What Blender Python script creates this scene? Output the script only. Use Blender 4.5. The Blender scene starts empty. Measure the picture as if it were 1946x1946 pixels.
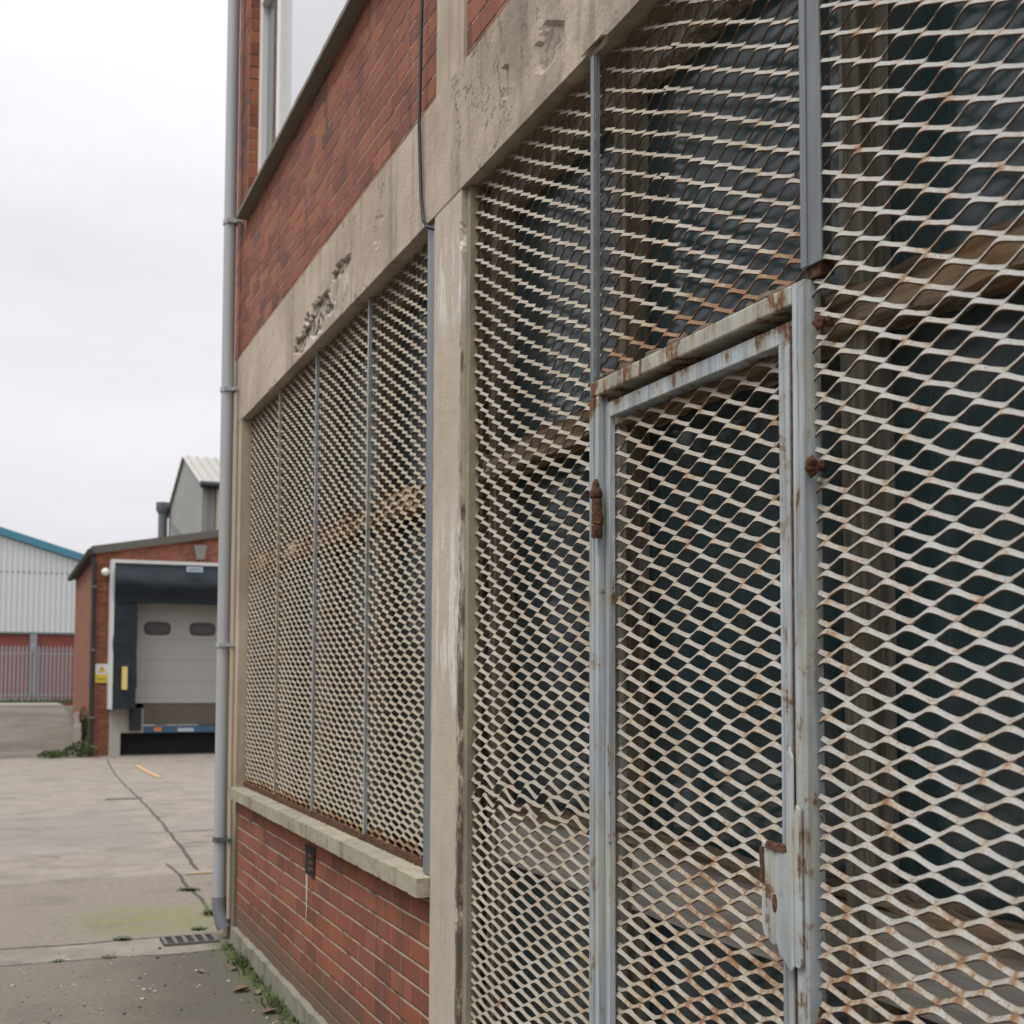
import bpy, math, random
import numpy as np
from mathutils import Vector, noise as mnoise
R = math.radians
rnd = random.Random(7)
SC = bpy.context.scene
COL = SC.collection

# ------------------------------------------------------------------ node helper
class G:
    """small helper that writes a procedural material's node tree"""
    def __init__(s, name):
        s.mat = bpy.data.materials.new(name); s.mat.use_nodes = True
        s.t = s.mat.node_tree; s.n = s.t.nodes; s.l = s.t.links
        s.b = s.n['Principled BSDF']
        s.geo = s.n.new('ShaderNodeNewGeometry')
        s.pos = s.geo.outputs['Position']
        sp = s.n.new('ShaderNodeSeparateXYZ'); s.l.new(s.pos, sp.inputs[0])
        s.x, s.y, s.z = sp.outputs
    def put(s, sock, v):
        if isinstance(v, bpy.types.NodeSocket): s.l.new(v, sock)
        else:
            if sock.type == 'RGBA' and isinstance(v, (tuple, list)) and len(v) == 3: v = (*v, 1)
            if sock.type == 'RGBA' and isinstance(v, (int, float)): v = (v, v, v, 1)
            sock.default_value = v
    def m(s, op, a, b=0.0, c=None, clamp=False):
        n = s.n.new('ShaderNodeMath'); n.operation = op; n.use_clamp = clamp
        s.put(n.inputs[0], a); s.put(n.inputs[1], b)
        if c is not None: s.put(n.inputs[2], c)
        return n.outputs[0]
    def vec(s, x, y, z):
        n = s.n.new('ShaderNodeCombineXYZ'); s.put(n.inputs[0], x); s.put(n.inputs[1], y); s.put(n.inputs[2], z)
        return n.outputs[0]
    def scaled(s, sx, sy, sz):
        n = s.n.new('ShaderNodeMapping'); s.l.new(s.pos, n.inputs['Vector']); n.inputs['Scale'].default_value = (sx, sy, sz)
        return n.outputs[0]
    def noise(s, scale, detail=4, rough=.55, vec=None, dist=0.0):
        n = s.n.new('ShaderNodeTexNoise'); s.l.new(vec or s.pos, n.inputs['Vector'])
        n.inputs['Scale'].default_value = scale; n.inputs['Detail'].default_value = detail
        n.inputs['Roughness'].default_value = rough; n.inputs['Distortion'].default_value = dist
        return n.outputs['Fac']
    def voro(s, scale, feat='F1', vec=None, out='Distance'):
        n = s.n.new('ShaderNodeTexVoronoi'); s.l.new(vec or s.pos, n.inputs['Vector']); n.feature = feat
        n.inputs['Scale'].default_value = scale
        return n.outputs[out]
    def ramp(s, fac, stops):
        n = s.n.new('ShaderNodeValToRGB'); s.put(n.inputs[0], fac); e = n.color_ramp.elements
        while len(e) < len(stops): e.new(.5)
        for i, (p, c) in enumerate(stops):
            e[i].position = p; e[i].color = (c, c, c, 1) if isinstance(c, (int, float)) else (*c, 1)
        return n.outputs['Color']
    def step(s, v, lo, hi):
        n = s.n.new('ShaderNodeMapRange'); n.interpolation_type = 'SMOOTHSTEP'
        s.put(n.inputs['Value'], v); n.inputs['From Min'].default_value = lo; n.inputs['From Max'].default_value = hi
        return n.outputs['Result']
    def band(s, v, lo, hi, soft):
        return s.m('MULTIPLY', s.step(v, lo - soft, lo + soft), s.m('SUBTRACT', 1.0, s.step(v, hi - soft, hi + soft)))
    def mix(s, f, a, b, mode='MIX'):
        n = s.n.new('ShaderNodeMix'); n.data_type = 'RGBA'; n.blend_type = mode
        s.put(n.inputs['Factor'], f); s.put(n.inputs['A'], a); s.put(n.inputs['B'], b)
        return n.outputs['Result']
    def mul(s, *a):
        r = a[0]
        for b in a[1:]: r = s.m('MULTIPLY', r, b)
        return r
    def mx(s, *a):
        r = a[0]
        for b in a[1:]: r = s.m('MAXIMUM', r, b)
        return r
    def bump(s, h, dist=.005, strength=1.0, normal=None):
        n = s.n.new('ShaderNodeBump'); n.inputs['Distance'].default_value = dist; n.inputs['Strength'].default_value = strength
        s.put(n.inputs['Height'], h)
        if normal is not None: s.l.new(normal, n.inputs['Normal'])
        return n.outputs['Normal']
    def done(s, col, rough=.8, metal=0.0, normal=None, spec=None, emit=None):
        s.put(s.b.inputs['Base Color'], col); s.put(s.b.inputs['Roughness'], rough); s.put(s.b.inputs['Metallic'], metal)
        if normal is not None: s.l.new(normal, s.b.inputs['Normal'])
        if spec is not None: s.b.inputs['Specular IOR Level'].default_value = spec
        return s.mat

def plain(name, c, rough=.7, var=.12, scale=6.0, metal=0.0, bump=.0):
    g = G(name)
    f = g.noise(scale, 6); f2 = g.noise(scale * 9, 3)
    lo = tuple(v * (1 - var) for v in c); hi = tuple(min(1, v * (1 + var)) for v in c)
    col = g.mix(g.m('ADD', g.m('MULTIPLY', f, .7), g.m('MULTIPLY', f2, .3)), lo, hi)
    return g.done(col, rough, metal, g.bump(f2, bump) if bump else None)

def m_brick(name, cols, mortar, msize=.007, smear=.5, dirt=(.06, .035, .035), dirtamt=.5, mossz=None, bw=.225, rh=.075, bumpd=.006, perp=.4, mdark=(.42, .58)):
    g = G(name)
    sn = g.n.new('ShaderNodeSeparateXYZ'); g.l.new(g.geo.outputs['Normal'], sn.inputs[0])
    fx = g.m('GREATER_THAN', g.m('ABSOLUTE', sn.outputs[0]), .6)
    u = g.m('ADD', g.m('MULTIPLY', fx, g.y), g.m('MULTIPLY', g.m('SUBTRACT', 1.0, fx), g.x))
    wob = g.m('MULTIPLY', g.m('SUBTRACT', g.noise(3.0, 3), .5), .010)
    wob2 = g.m('MULTIPLY', g.m('SUBTRACT', g.noise(45.0, 3), .5), .006)
    v = g.m('ADD', g.m('ADD', g.z, wob), wob2)
    uu = g.m('ADD', u, g.m('MULTIPLY', g.m('SUBTRACT', g.noise(38.0, 2), .5), .008))
    br = g.n.new('ShaderNodeTexBrick'); g.l.new(g.vec(uu, v, 0.0), br.inputs['Vector'])
    br.inputs['Color1'].default_value = (0, 0, 0, 1); br.inputs['Color2'].default_value = (1, 1, 1, 1); br.inputs['Mortar'].default_value = (.5, .5, .5, 1)
    br.inputs['Scale'].default_value = 1; br.inputs['Mortar Size'].default_value = msize; br.inputs['Mortar Smooth'].default_value = .35
    br.inputs['Brick Width'].default_value = bw; br.inputs['Row Height'].default_value = rh
    frc = g.m('FRACT', g.m('DIVIDE', v, rh)); db = g.m('MULTIPLY', g.m('MINIMUM', frc, g.m('SUBTRACT', 1.0, frc)), rh)
    bed = g.m('SUBTRACT', 1.0, g.step(db, msize * .35, msize * .9))
    mfac = g.m('MAXIMUM', bed, g.m('MULTIPLY', br.outputs['Fac'], perp))
    rb = g.m('ADD', g.m('MULTIPLY', br.outputs['Color'], .75), g.m('MULTIPLY', g.noise(1.1, 3), .25))
    bc = g.ramp(rb, [(i / (len(cols) - 1), c) for i, c in enumerate(cols)])
    streak = g.noise(1.0, 6, .65, g.scaled(9, 9, 1.1))
    bc = g.mix(g.m('MULTIPLY', g.step(streak, .5, .72), dirtamt), bc, dirt)
    pale = g.mul(g.step(g.noise(1.0, 6, .7, g.scaled(14, 14, 1.6)), .58, .78), smear)
    bc = g.mix(pale, bc, (.31, .19, .13))
    fine = g.noise(160, 3, .7)
    bc = g.mix(g.m('MULTIPLY', g.step(fine, .55, .8), .35), bc, (.08, .03, .025))
    mort = g.mix(g.step(g.noise(5, 5, .7), *mdark), mortar, tuple(c * .2 for c in mortar))
    col = g.mix(mfac, bc, mort)
    if mossz is not None:
        mo = g.mul(g.m('SUBTRACT', 1.0, g.step(g.m('ADD', g.z, g.m('MULTIPLY', g.m('SUBTRACT', g.noise(5, 4), .5), .35)), mossz * .4, mossz)), .75)
        col = g.mix(mo, col, (.10, .085, .055))
    h = g.m('ADD', g.m('SUBTRACT', 1.0, mfac), g.m('MULTIPLY', g.noise(90, 4, .7), .35))
    return g.done(col, .88, 0, g.bump(h, bumpd))

def m_concrete(name, c, streak=.5, bumpd=.002, spots=.4, pale=.3, damp=None):
    g = G(name)
    big = g.noise(1.8, 6, .6); fine = g.noise(70, 6, .7); mid = g.noise(12, 5, .6)
    base = g.mix(g.step(big, .3, .7), tuple(v * .78 for v in c), tuple(min(1, v * 1.14) for v in c))
    base = g.mix(g.m('MULTIPLY', g.step(mid, .45, .75), .3), base, tuple(v * .7 for v in c))
    st = g.noise(1.0, 6, .65, g.scaled(11, 11, .7))
    base = g.mix(g.m('MULTIPLY', g.step(st, .48, .72), streak), base, (c[0] * .42, c[1] * .40, c[2] * .36))
    base = g.mix(g.m('MULTIPLY', g.step(g.noise(1.0, 5, .7, g.scaled(15, 15, 2.2)), .6, .78), pale), base, tuple(min(1, v * 1.5 + .05) for v in c))
    base = g.mix(g.m('MULTIPLY', g.step(fine, .55, .78), spots), base, tuple(v * .45 for v in c))
    if damp: base = g.mix(g.m('MULTIPLY', g.m('SUBTRACT', 1.0, g.step(g.m('ADD', g.z, g.m('MULTIPLY', g.m('SUBTRACT', g.noise(4, 5), .5), .9)), damp * .35, damp)), .8), base, (.10, .088, .055))
    h = g.m('ADD', g.m('MULTIPLY', fine, .6), g.m('MULTIPLY', mid, 1.2))
    return g.done(base, .9, 0, g.bump(h, bumpd))

def m_paint(name, c, rustamt=.3, rough=.5, streak=.35, bumpd=.0008, rustc=(.185, .088, .034), zone=None):
    """weathered paint on steel: chalky streaks and rust that breaks through"""
    g = G(name)
    st = g.noise(1.0, 6, .65, g.scaled(28, 28, 1.4))
    col = g.mix(g.m('MULTIPLY', g.step(st, .38, .66), streak), c, tuple(v * .5 for v in c))
    st2 = g.noise(1.0, 5, .7, g.scaled(55, 55, .9)); col = g.mix(g.m('MULTIPLY', g.step(st2, .54, .64), streak * .9), col, (c[0] * .42, c[1] * .40, c[2] * .36))
    st3 = g.noise(1.0, 5, .6, g.scaled(14, 14, 2.2)); col = g.mix(g.m('MULTIPLY', g.step(st3, .52, .66), streak * .8), col, (c[0] * 1.0, c[1] * .90, c[2] * .70))
    col = g.mix(g.m('MULTIPLY', g.step(g.noise(7, 5, .7), .55, .75), .35), col, tuple(min(1, v * 1.35) for v in c))
    rv = g.m('ADD', g.m('MULTIPLY', g.noise(9, 7, .72, dist=.6), .6), g.m('MULTIPLY', g.noise(1.0, 5, .7, g.scaled(30, 30, 2.5)), .4))
    if zone is not None: rv = g.m('ADD', rv, zone(g))
    halo = g.step(rv, .60 - rustamt * .12, .70 - rustamt * .12); core = g.step(rv, .66 - rustamt * .12, .72 - rustamt * .12)
    rc = g.mix(g.noise(60, 4, .7), rustc, tuple(v * .42 for v in rustc))
    col = g.mix(g.m('MULTIPLY', halo, .55), col, (c[0] * .72, c[1] * .55, c[2] * .38))
    col = g.mix(core, col, rc)
    h = g.m('ADD', g.m('MULTIPLY', g.noise(90, 4), .4), g.m('MULTIPLY', core, g.noise(200, 3)))
    return g.done(col, g.m('ADD', rough, g.m('MULTIPLY', core, .35)), 0, g.bump(h, bumpd))

def m_mesh(name):
    """grey cream paint on expanded metal: chalky, chipped at the joints, rust worse where the photo shows it"""
    g = G(name)
    at = g.n.new('ShaderNodeAttribute'); at.attribute_name = 'joint'; jo = at.outputs['Fac']
    tone = g.noise(3.0, 5, .6); chip = g.noise(85, 5, .75); patch = g.noise(7.5, 6, .7)
    col = g.mix(g.step(tone, .35, .68), (.285, .258, .208), (.37, .345, .295))
    col = g.mix(g.m('MULTIPLY', g.step(g.y, 3.8, 3.95), .85), col, g.mix(tone, (.305, .265, .20), (.40, .352, .275)))
    near = g.m('SUBTRACT', 1.0, g.step(g.y, 1.5, 2.6))
    col = g.mix(g.m('MULTIPLY', near, .75), col, g.mix(tone, (.335, .345, .34), (.415, .425, .415)))
    col = g.mix(g.m('MULTIPLY', g.step(chip, .5, .72), .4), col, (.20, .17, .13))
    col = g.mix(g.m('MULTIPLY', g.step(g.noise(150, 3, .7), .60, .72), .45), col, (.56, .54, .50))
    leftbay = g.step(g.y, 3.90, 3.92)
    sillz = g.mul(leftbay, g.m('SUBTRACT', 1.0, g.step(g.z, .93, 1.0)))
    head = g.mul(g.band(g.y, 1.84, 2.74, .02), g.band(g.z, 2.2, 2.36, .05))
    board = g.mul(g.band(g.y, .7, 2.45, .25), g.m('SUBTRACT', 1.0, g.step(g.z, 1.0, 1.32)))
    trans = g.mul(leftbay, g.band(g.z, 2.12, 2.28, .06))
    rz = g.m('ADD', g.m('ADD', g.m('MULTIPLY', sillz, .24), g.m('MULTIPLY', head, .20)), g.m('ADD', g.m('MULTIPLY', board, .075), g.m('MULTIPLY', trans, .08)))
    rz = g.m('ADD', rz, g.m('MULTIPLY', g.step(g.m('MULTIPLY', g.y, -1.0), -2.8, -2.0), .035))
    rv = g.m('ADD', g.m('ADD', g.m('ADD', g.m('MULTIPLY', g.noise(28, 6, .72), .5), g.m('MULTIPLY', patch, .5)), rz), g.m('MULTIPLY', jo, .075))
    rust = g.mix(chip, (.26, .115, .038), (.075, .034, .018))
    col = g.mix(g.m('MULTIPLY', g.step(rv, .52, .65), .5), col, (.34, .235, .105))
    col = g.mix(g.m('MULTIPLY', g.step(rv, .60, .69), .85), col, rust)
    speck = g.mul(g.step(g.noise(210, 3, .6), .56, .66), g.step(rv, .46, .60))
    col = g.mix(g.m('MULTIPLY', speck, .8), col, (.17, .075, .034))
    return g.done(col, .7, 0, g.bump(g.m('ADD', g.noise(240, 3, .7), chip), .0007))

def m_glass_dark(name, tint=(.040, .072, .080)):
    g = G(name)
    dirt = g.noise(1.0, 6, .7, g.scaled(40, 40, 2.2)); cl = g.noise(3.2, 6, .65); scr = g.noise(1.0, 3, .7, g.scaled(300, 300, 9))
    d = g.m('ADD', g.m('MULTIPLY', g.step(dirt, .45, .75), .5), g.m('MULTIPLY', g.step(cl, .42, .7), .6))
    col = g.mix(g.m('MULTIPLY', d, .55), tint, (.15, .175, .178))
    col = g.mix(g.m('MULTIPLY', g.step(scr, .66, .74), .30), col, (.22, .23, .23))
    rough = g.m('ADD', .10, g.m('MULTIPLY', d, .18))
    h = g.noise(1.6, 1)
    return g.done(col, rough, 0, None, spec=.5)

def m_timber(name, c, dark=.35, axis='z'):
    g = G(name)
    sc = {'z': (34, 34, 1.6), 'y': (34, 1.6, 34)}[axis]
    gr = g.noise(1.0, 6, .7, g.scaled(*sc), .4); big = g.noise(5, 5, .6)
    col = g.mix(g.step(gr, .36, .66), tuple(v * dark for v in c), c)
    col = g.mix(g.m('MULTIPLY', g.step(big, .5, .7), .5), col, (c[0] * .75, c[1] * .5, c[2] * .3))
    return g.done(col, .9, 0, g.bump(gr, .005))

# ------------------------------------------------------------------ mesh helper
class MB:
    def __init__(s): s.v = []; s.f = []; s.mi = []; s.sm = []
    def add(s, vs, fs, mi=0, smooth=False):
        o = len(s.v); s.v += [tuple(map(float, p)) for p in vs]
        for f in fs: s.f.append(tuple(int(i) + o for i in f)); s.mi.append(mi); s.sm.append(smooth)
        return s
    def box(s, x0, x1, y0, y1, z0, z1, mi=0):
        v = [(x, y, z) for z in (z0, z1) for y in (y0, y1) for x in (x0, x1)]
        return s.add(v, [(0, 2, 3, 1), (4, 5, 7, 6), (0, 1, 5, 4), (2, 6, 7, 3), (0, 4, 6, 2), (1, 3, 7, 5)], mi)
    def rbox(s, x0, x1, y0, y1, z0, z1, seg=.03, amp=.003, freq=14, mi=0, fn=None):
        """box with rough, worn faces: every face a lattice moved by a noise field"""
        a = (x0, y0, z0); b = (x1, y1, z1)
        for ax in range(3):
            i, j = [k for k in range(3) if k != ax]
            ni = max(1, min(400, int(round((b[i] - a[i]) / seg)))); nj = max(1, min(400, int(round((b[j] - a[j]) / seg))))
            for side in (0, 1):
                vs = []
                for p in range(ni + 1):
                    for q in range(nj + 1):
                        c = [0, 0, 0]; c[ax] = b[ax] if side else a[ax]
                        c[i] = a[i] + (b[i] - a[i]) * p / ni; c[j] = a[j] + (b[j] - a[j]) * q / nj
                        c = Vector(c); d = mnoise.noise_vector(c * freq) * amp + mnoise.noise_vector(c * freq * 3.1) * amp * .4
                        if fn: d = d + Vector(fn(c))
                        vs.append(c + d)
                fs = []
                for p in range(ni):
                    for q in range(nj):
                        k = p * (nj + 1) + q; f = (k, k + 1, k + nj + 2, k + nj + 1)
                        if (side == 0) != (ax == 1): f = f
                        else: f = f[::-1]
                        fs.append(f)
                s.add(vs, fs, mi, False)
        return s
    def prism(s, pts, d0, d1, axis='x', mi=0):
        """pts: outline as pairs in the other two axes; extruded from d0 to d1"""
        def mk(d, p): return {'x': (d, p[0], p[1]), 'y': (p[0], d, p[1]), 'z': (p[0], p[1], d)}[axis]
        n = len(pts); v = [mk(d0, p) for p in pts] + [mk(d1, p) for p in pts]
        f = [tuple(range(n))[::-1], tuple(range(n, 2 * n))] + [(i, (i + 1) % n, n + (i + 1) % n, n + i) for i in range(n)]
        return s.add(v, f, mi)
    def tube(s, path, r, n=12, mi=0, caps=True, smooth=True):
        path = [Vector(p) for p in path]; rs = r if isinstance(r, (list, tuple)) else [r] * len(path)
        vs = []; fs = []
        for i, p in enumerate(path):
            d = (path[min(i + 1, len(path) - 1)] - path[max(i - 1, 0)]).normalized()
            a = Vector((0, 0, 1)) if abs(d.z) < .9 else Vector((1, 0, 0))
            e1 = d.cross(a).normalized(); e2 = d.cross(e1)
            for k in range(n):
                t = 2 * math.pi * k / n; vs.append(p + (e1 * math.cos(t) + e2 * math.sin(t)) * rs[i])
        for i in range(len(path) - 1):
            for k in range(n): fs.append((i * n + k, i * n + (k + 1) % n, (i + 1) * n + (k + 1) % n, (i + 1) * n + k))
        s.add(vs, fs, mi, smooth)
        if caps:
            s.add(vs[:n], [tuple(range(n))[::-1]], mi); s.add(vs[-n:], [tuple(range(n))], mi)
        return s
    def blob(s, c, r, amp=.3, freq=40, mi=0, nu=14, nv=9, sx=1, sy=1, sz=1):
        vs = []; fs = []
        for j in range(nv + 1):
            for i in range(nu):
                th = math.pi * j / nv; ph = 2 * math.pi * i / nu
                d = Vector((math.sin(th) * math.cos(ph), math.sin(th) * math.sin(ph), math.cos(th)))
                k = r * (1 + amp * mnoise.noise(Vector(c) * 7 + d * r * freq))
                vs.append(Vector(c) + Vector((d.x * sx, d.y * sy, d.z * sz)) * k)
        for j in range(nv):
            for i in range(nu): fs.append((j * nu + i, (j + 1) * nu + i, (j + 1) * nu + (i + 1) % nu, j * nu + (i + 1) % nu))
        return s.add(vs, fs, mi, True)
    def build(s, name, mats, parent=None, bevel=0.0, loc=None):
        o_ = Vector(loc) if loc is not None else (parent_world(parent) if parent else Vector((0, 0, 0)))
        me = bpy.data.meshes.new(name)
        me.from_pydata([(p[0] - o_.x, p[1] - o_.y, p[2] - o_.z) for p in s.v], [], s.f)
        if not isinstance(mats, (list, tuple)): mats = [mats]
        for m in mats: me.materials.append(m)
        me.polygons.foreach_set('material_index', s.mi); me.polygons.foreach_set('use_smooth', s.sm)
        if hasattr(s, 'joint'):
            at = me.attributes.new('joint', 'FLOAT', 'POINT'); at.data.foreach_set('value', s.joint + [0.0] * (len(s.v) - len(s.joint)))
        me.update()
        o = bpy.data.objects.new(name, me); COL.objects.link(o)
        if parent: o.parent = parent
        else: o.location = o_
        if bevel:
            b = o.modifiers.new('bevel', 'BEVEL'); b.width = bevel; b.segments = 2; b.limit_method = 'ANGLE'; b.angle_limit = R(50)
        return o

def parent_world(p):
    v = Vector((0, 0, 0))
    while p: v = v + p.location; p = p.parent
    return v
def thing(name, label, cat, loc=(0, 0, 0), group=None):
    o = bpy.data.objects.new(name, None); COL.objects.link(o); o.location = loc; o.empty_display_size = .1
    return tag(o, label, cat, group)
def tag(o, label=None, cat=None, group=None, kind=None):
    if label: o['label'] = label
    if cat: o['category'] = cat
    if group: o['group'] = group
    if kind: o['kind'] = kind
    return o
def smooth01(t): t = max(0.0, min(1.0, t)); return t * t * (3 - 2 * t)

# ------------------------------------------------------------------ materials
RED = [(.075, .042, .034), (.165, .054, .032), (.22, .066, .036), (.30, .105, .050), (.20, .060, .035), (.11, .052, .038)]
M = {}
M['brick_up'] = m_brick('brick_upper', RED, (.30, .20, .14), .0065, .4, (.068, .043, .038), .95, perp=.3)
M['brick_low'] = m_brick('brick_lower', [(.105, .048, .032), (.185, .058, .033), (.225, .066, .034), (.27, .088, .043), (.155, .057, .037)], (.37, .305, .21), .0076, .4, (.085, .050, .042), .85, .34, perp=.22, mdark=(.47, .66))
M['brick_dock'] = m_brick('brick_dock', [(.13, .045, .025), (.24, .085, .045), (.29, .105, .058)], (.22, .15, .10), .007, .15)
M['concrete'] = m_concrete('concrete_frame', (.445, .375, .29), .65)
M['concrete_pale'] = m_concrete('concrete_pillar', (.46, .405, .325), .35, spots=.25, pale=.35)
M['concrete_sill'] = m_concrete('concrete_sill', (.34, .31, .235), .8, .004)
M['concrete_plinth'] = m_concrete('concrete_plinth', (.22, .21, .165), .6, .004)
M['render_strip'] = m_concrete('render_strip', (.27, .24, .175), .5)
M['dark_hole'] = plain('dark_recess', (.012, .012, .010), .9)
M['mesh'] = m_mesh('mesh_paint')
M['mesh_edge'] = plain('mesh_rusty_edge', (.105, .058, .030), .9, .55, 22)
def rust_mat():
    g = G('rust'); a = g.noise(60, 6, .75); b2 = g.noise(190, 4, .7)
    col = g.ramp(a, [(.3, (.022, .014, .010)), (.45, (.070, .034, .018)), (.58, (.135, .060, .026)), (.72, (.21, .115, .055))])
    return g.done(col, .95, 0, g.bump(g.m('ADD', a, b2), .006))
M['rust'] = rust_mat()
M['steel'] = m_paint('grey_blue_steel', (.38, .41, .42), .2, .45, .6)
M['steel_dark'] = m_paint('dark_grey_steel', (.165, .185, .195), .15, .45, .55)
M['gate_paint'] = m_paint('pale_gate_paint', (.41, .46, .49), .95, .5, .9, zone=lambda g: g.m('MULTIPLY', g.band(g.z, 2.18, 2.3, .02), .05))
M['head_paint'] = m_paint('rust_stained_head_paint', (.40, .40, .355), 1.15, .55, .8, zone=lambda g: g.m('MULTIPLY', g.step(g.y, 2.2, 2.7), .035))
M['glass'] = m_glass_dark('dusty_dark_glass')
M['timber'] = m_timber('weathered_timber', (.42, .39, .33), .32, 'z')
M['timber_rail'] = m_timber('weathered_timber_rail', (.48, .375, .26), .18, 'y')
M['board'] = m_timber('grey_board', (.56, .54, .51), .7, 'y')
M['pipe'] = plain('grey_pipe_plastic', (.37, .385, .395), .42, .07, 5)
M['pipe_band'] = plain('pipe_bracket_metal', (.10, .11, .11), .6)
M['band_pale'] = plain('pipe_socket_plastic', (.36, .38, .39), .5)
M['cable'] = plain('black_cable', (.018, .020, .028), .5)
M['white_frame'] = plain('white_window_paint', (.70, .70, .67), .45, .06)
def pane_mat():
    g = G('pale_window_pane'); return g.done(g.mix(g.noise(.8, 3), (.50, .52, .56), (.60, .62, .65)), .05, 0, None)
M['pale_pane'] = pane_mat()
M['grey_pane'] = plain('grey_window_pane', (.13, .145, .16), .06)
M['sill_dark'] = plain('upper_sill', (.16, .145, .115), .8)
M['tan'] = plain('tan_trim', (.40, .34, .26), .8, .2, 12)

# ------------------------------------------------------------------ world, sun, camera
W = bpy.data.worlds.new('World'); SC.world = W; W.use_nodes = True
wt = W.node_tree; wn = wt.nodes; wl = wt.links
for n in list(wn): wn.remove(n)
wout = wn.new('ShaderNodeOutputWorld'); add = wn.new('ShaderNodeAddShader'); wl.new(add.outputs[0], wout.inputs[0])
sky = wn.new('ShaderNodeTexSky'); sky.sky_type = 'NISHITA'; sky.sun_disc = False
SUN_EL, SUN_AZ = R(62), R(245)
sky.sun_elevation = SUN_EL; sky.sun_rotation = SUN_AZ; sky.dust_density = 6; sky.air_density = 1.0
bg1 = wn.new('ShaderNodeBackground'); bg1.inputs[1].default_value = .05
hs = wn.new('ShaderNodeHueSaturation'); hs.inputs['Saturation'].default_value = .25; wl.new(sky.outputs[0], hs.inputs['Color']); wl.new(hs.outputs[0], bg1.inputs[0])
tc = wn.new('ShaderNodeTexCoord'); sp = wn.new('ShaderNodeSeparateXYZ'); wl.new(tc.outputs['Generated'], sp.inputs[0])
gr = wn.new('ShaderNodeValToRGB'); wl.new(sp.outputs[2], gr.inputs[0])          # overcast: brighter towards the zenith
e = gr.color_ramp.elements
while len(e) < 5: e.new(.5)
for i, (p, c) in enumerate([(0, (.30, .30, .31)), (.10, (.33, .327, .343)), (.30, (.33, .323, .343)), (.46, (.42, .415, .43)), (1, (.80, .80, .81))]):
    e[i].position = p; e[i].color = (*c, 1)
mp = wn.new('ShaderNodeMapping'); mp.inputs['Scale'].default_value = (1.2, 1.2, 4.0); wl.new(tc.outputs['Generated'], mp.inputs[0])
nz = wn.new('ShaderNodeTexNoise'); nz.inputs['Scale'].default_value = 2.2; nz.inputs['Detail'].default_value = 6; nz.inputs['Roughness'].default_value = .55; wl.new(mp.outputs[0], nz.inputs[0])
nr = wn.new('ShaderNodeMapRange'); nr.inputs['From Min'].default_value = .3; nr.inputs['From Max'].default_value = .7; nr.inputs['To Min'].default_value = .91; nr.inputs['To Max'].default_value = 1.07; wl.new(nz.outputs['Fac'], nr.inputs[0])
mm = wn.new('ShaderNodeMix'); mm.data_type = 'RGBA'; mm.blend_type = 'MULTIPLY'; mm.inputs['Factor'].default_value = 1; wl.new(gr.outputs[0], mm.inputs['A']); wl.new(nr.outputs[0], mm.inputs['B'])
bg2 = wn.new('ShaderNodeBackground'); wl.new(mm.outputs['Result'], bg2.inputs[0]); bg2.inputs[1].default_value = 2.25
wl.new(bg1.outputs[0], add.inputs[0]); wl.new(bg2.outputs[0], add.inputs[1])

ld = bpy.data.lights.new('sun', 'SUN'); ld.energy = 1.5; ld.angle = R(14); ld.color = (1, .97, .93)
lo = bpy.data.objects.new('sun', ld); COL.objects.link(lo)
sd = Vector((-math.cos(SUN_EL) * .92, -math.cos(SUN_EL) * .38, math.sin(SUN_EL)))     # towards the sun: over the yard, in front of the wall
lo.rotation_euler = (-sd).to_track_quat('-Z', 'Y').to_euler()
sky.sun_rotation = math.atan2(sd.x, sd.y)

TH = math.atan(973 / 2400); PH = R(3.2); RO = R(.23)
cd = bpy.data.cameras.new('camera'); co = bpy.data.objects.new('camera', cd); COL.objects.link(co); SC.camera = co
D0 = 1.425 * math.cos(TH)
co.location = (-D0, 0, 1.56)
fw = Vector((math.sin(TH) * math.cos(PH), math.cos(TH) * math.cos(PH), math.sin(PH))); rt = Vector((math.cos(TH), -math.sin(TH), 0)); up = rt.cross(fw)
r2 = rt * math.cos(RO) + up * math.sin(RO); u2 = up * math.cos(RO) - rt * math.sin(RO)
from mathutils import Matrix
co.rotation_euler = Matrix((r2, u2, -fw)).transposed().to_euler()
cd.sensor_width = 36; cd.lens = 36 * 2400 / 1946; cd.shift_y = 179 / 1946; cd.clip_end = 2000; cd.clip_start = .05
cd.dof.use_dof = True; cd.dof.focus_distance = 2.9; cd.dof.aperture_fstop = 6.8
SC.view_settings.view_transform = 'Standard'; SC.view_settings.look = 'None'; SC.view_settings.exposure = 0; SC.view_settings.gamma = 1

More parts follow.
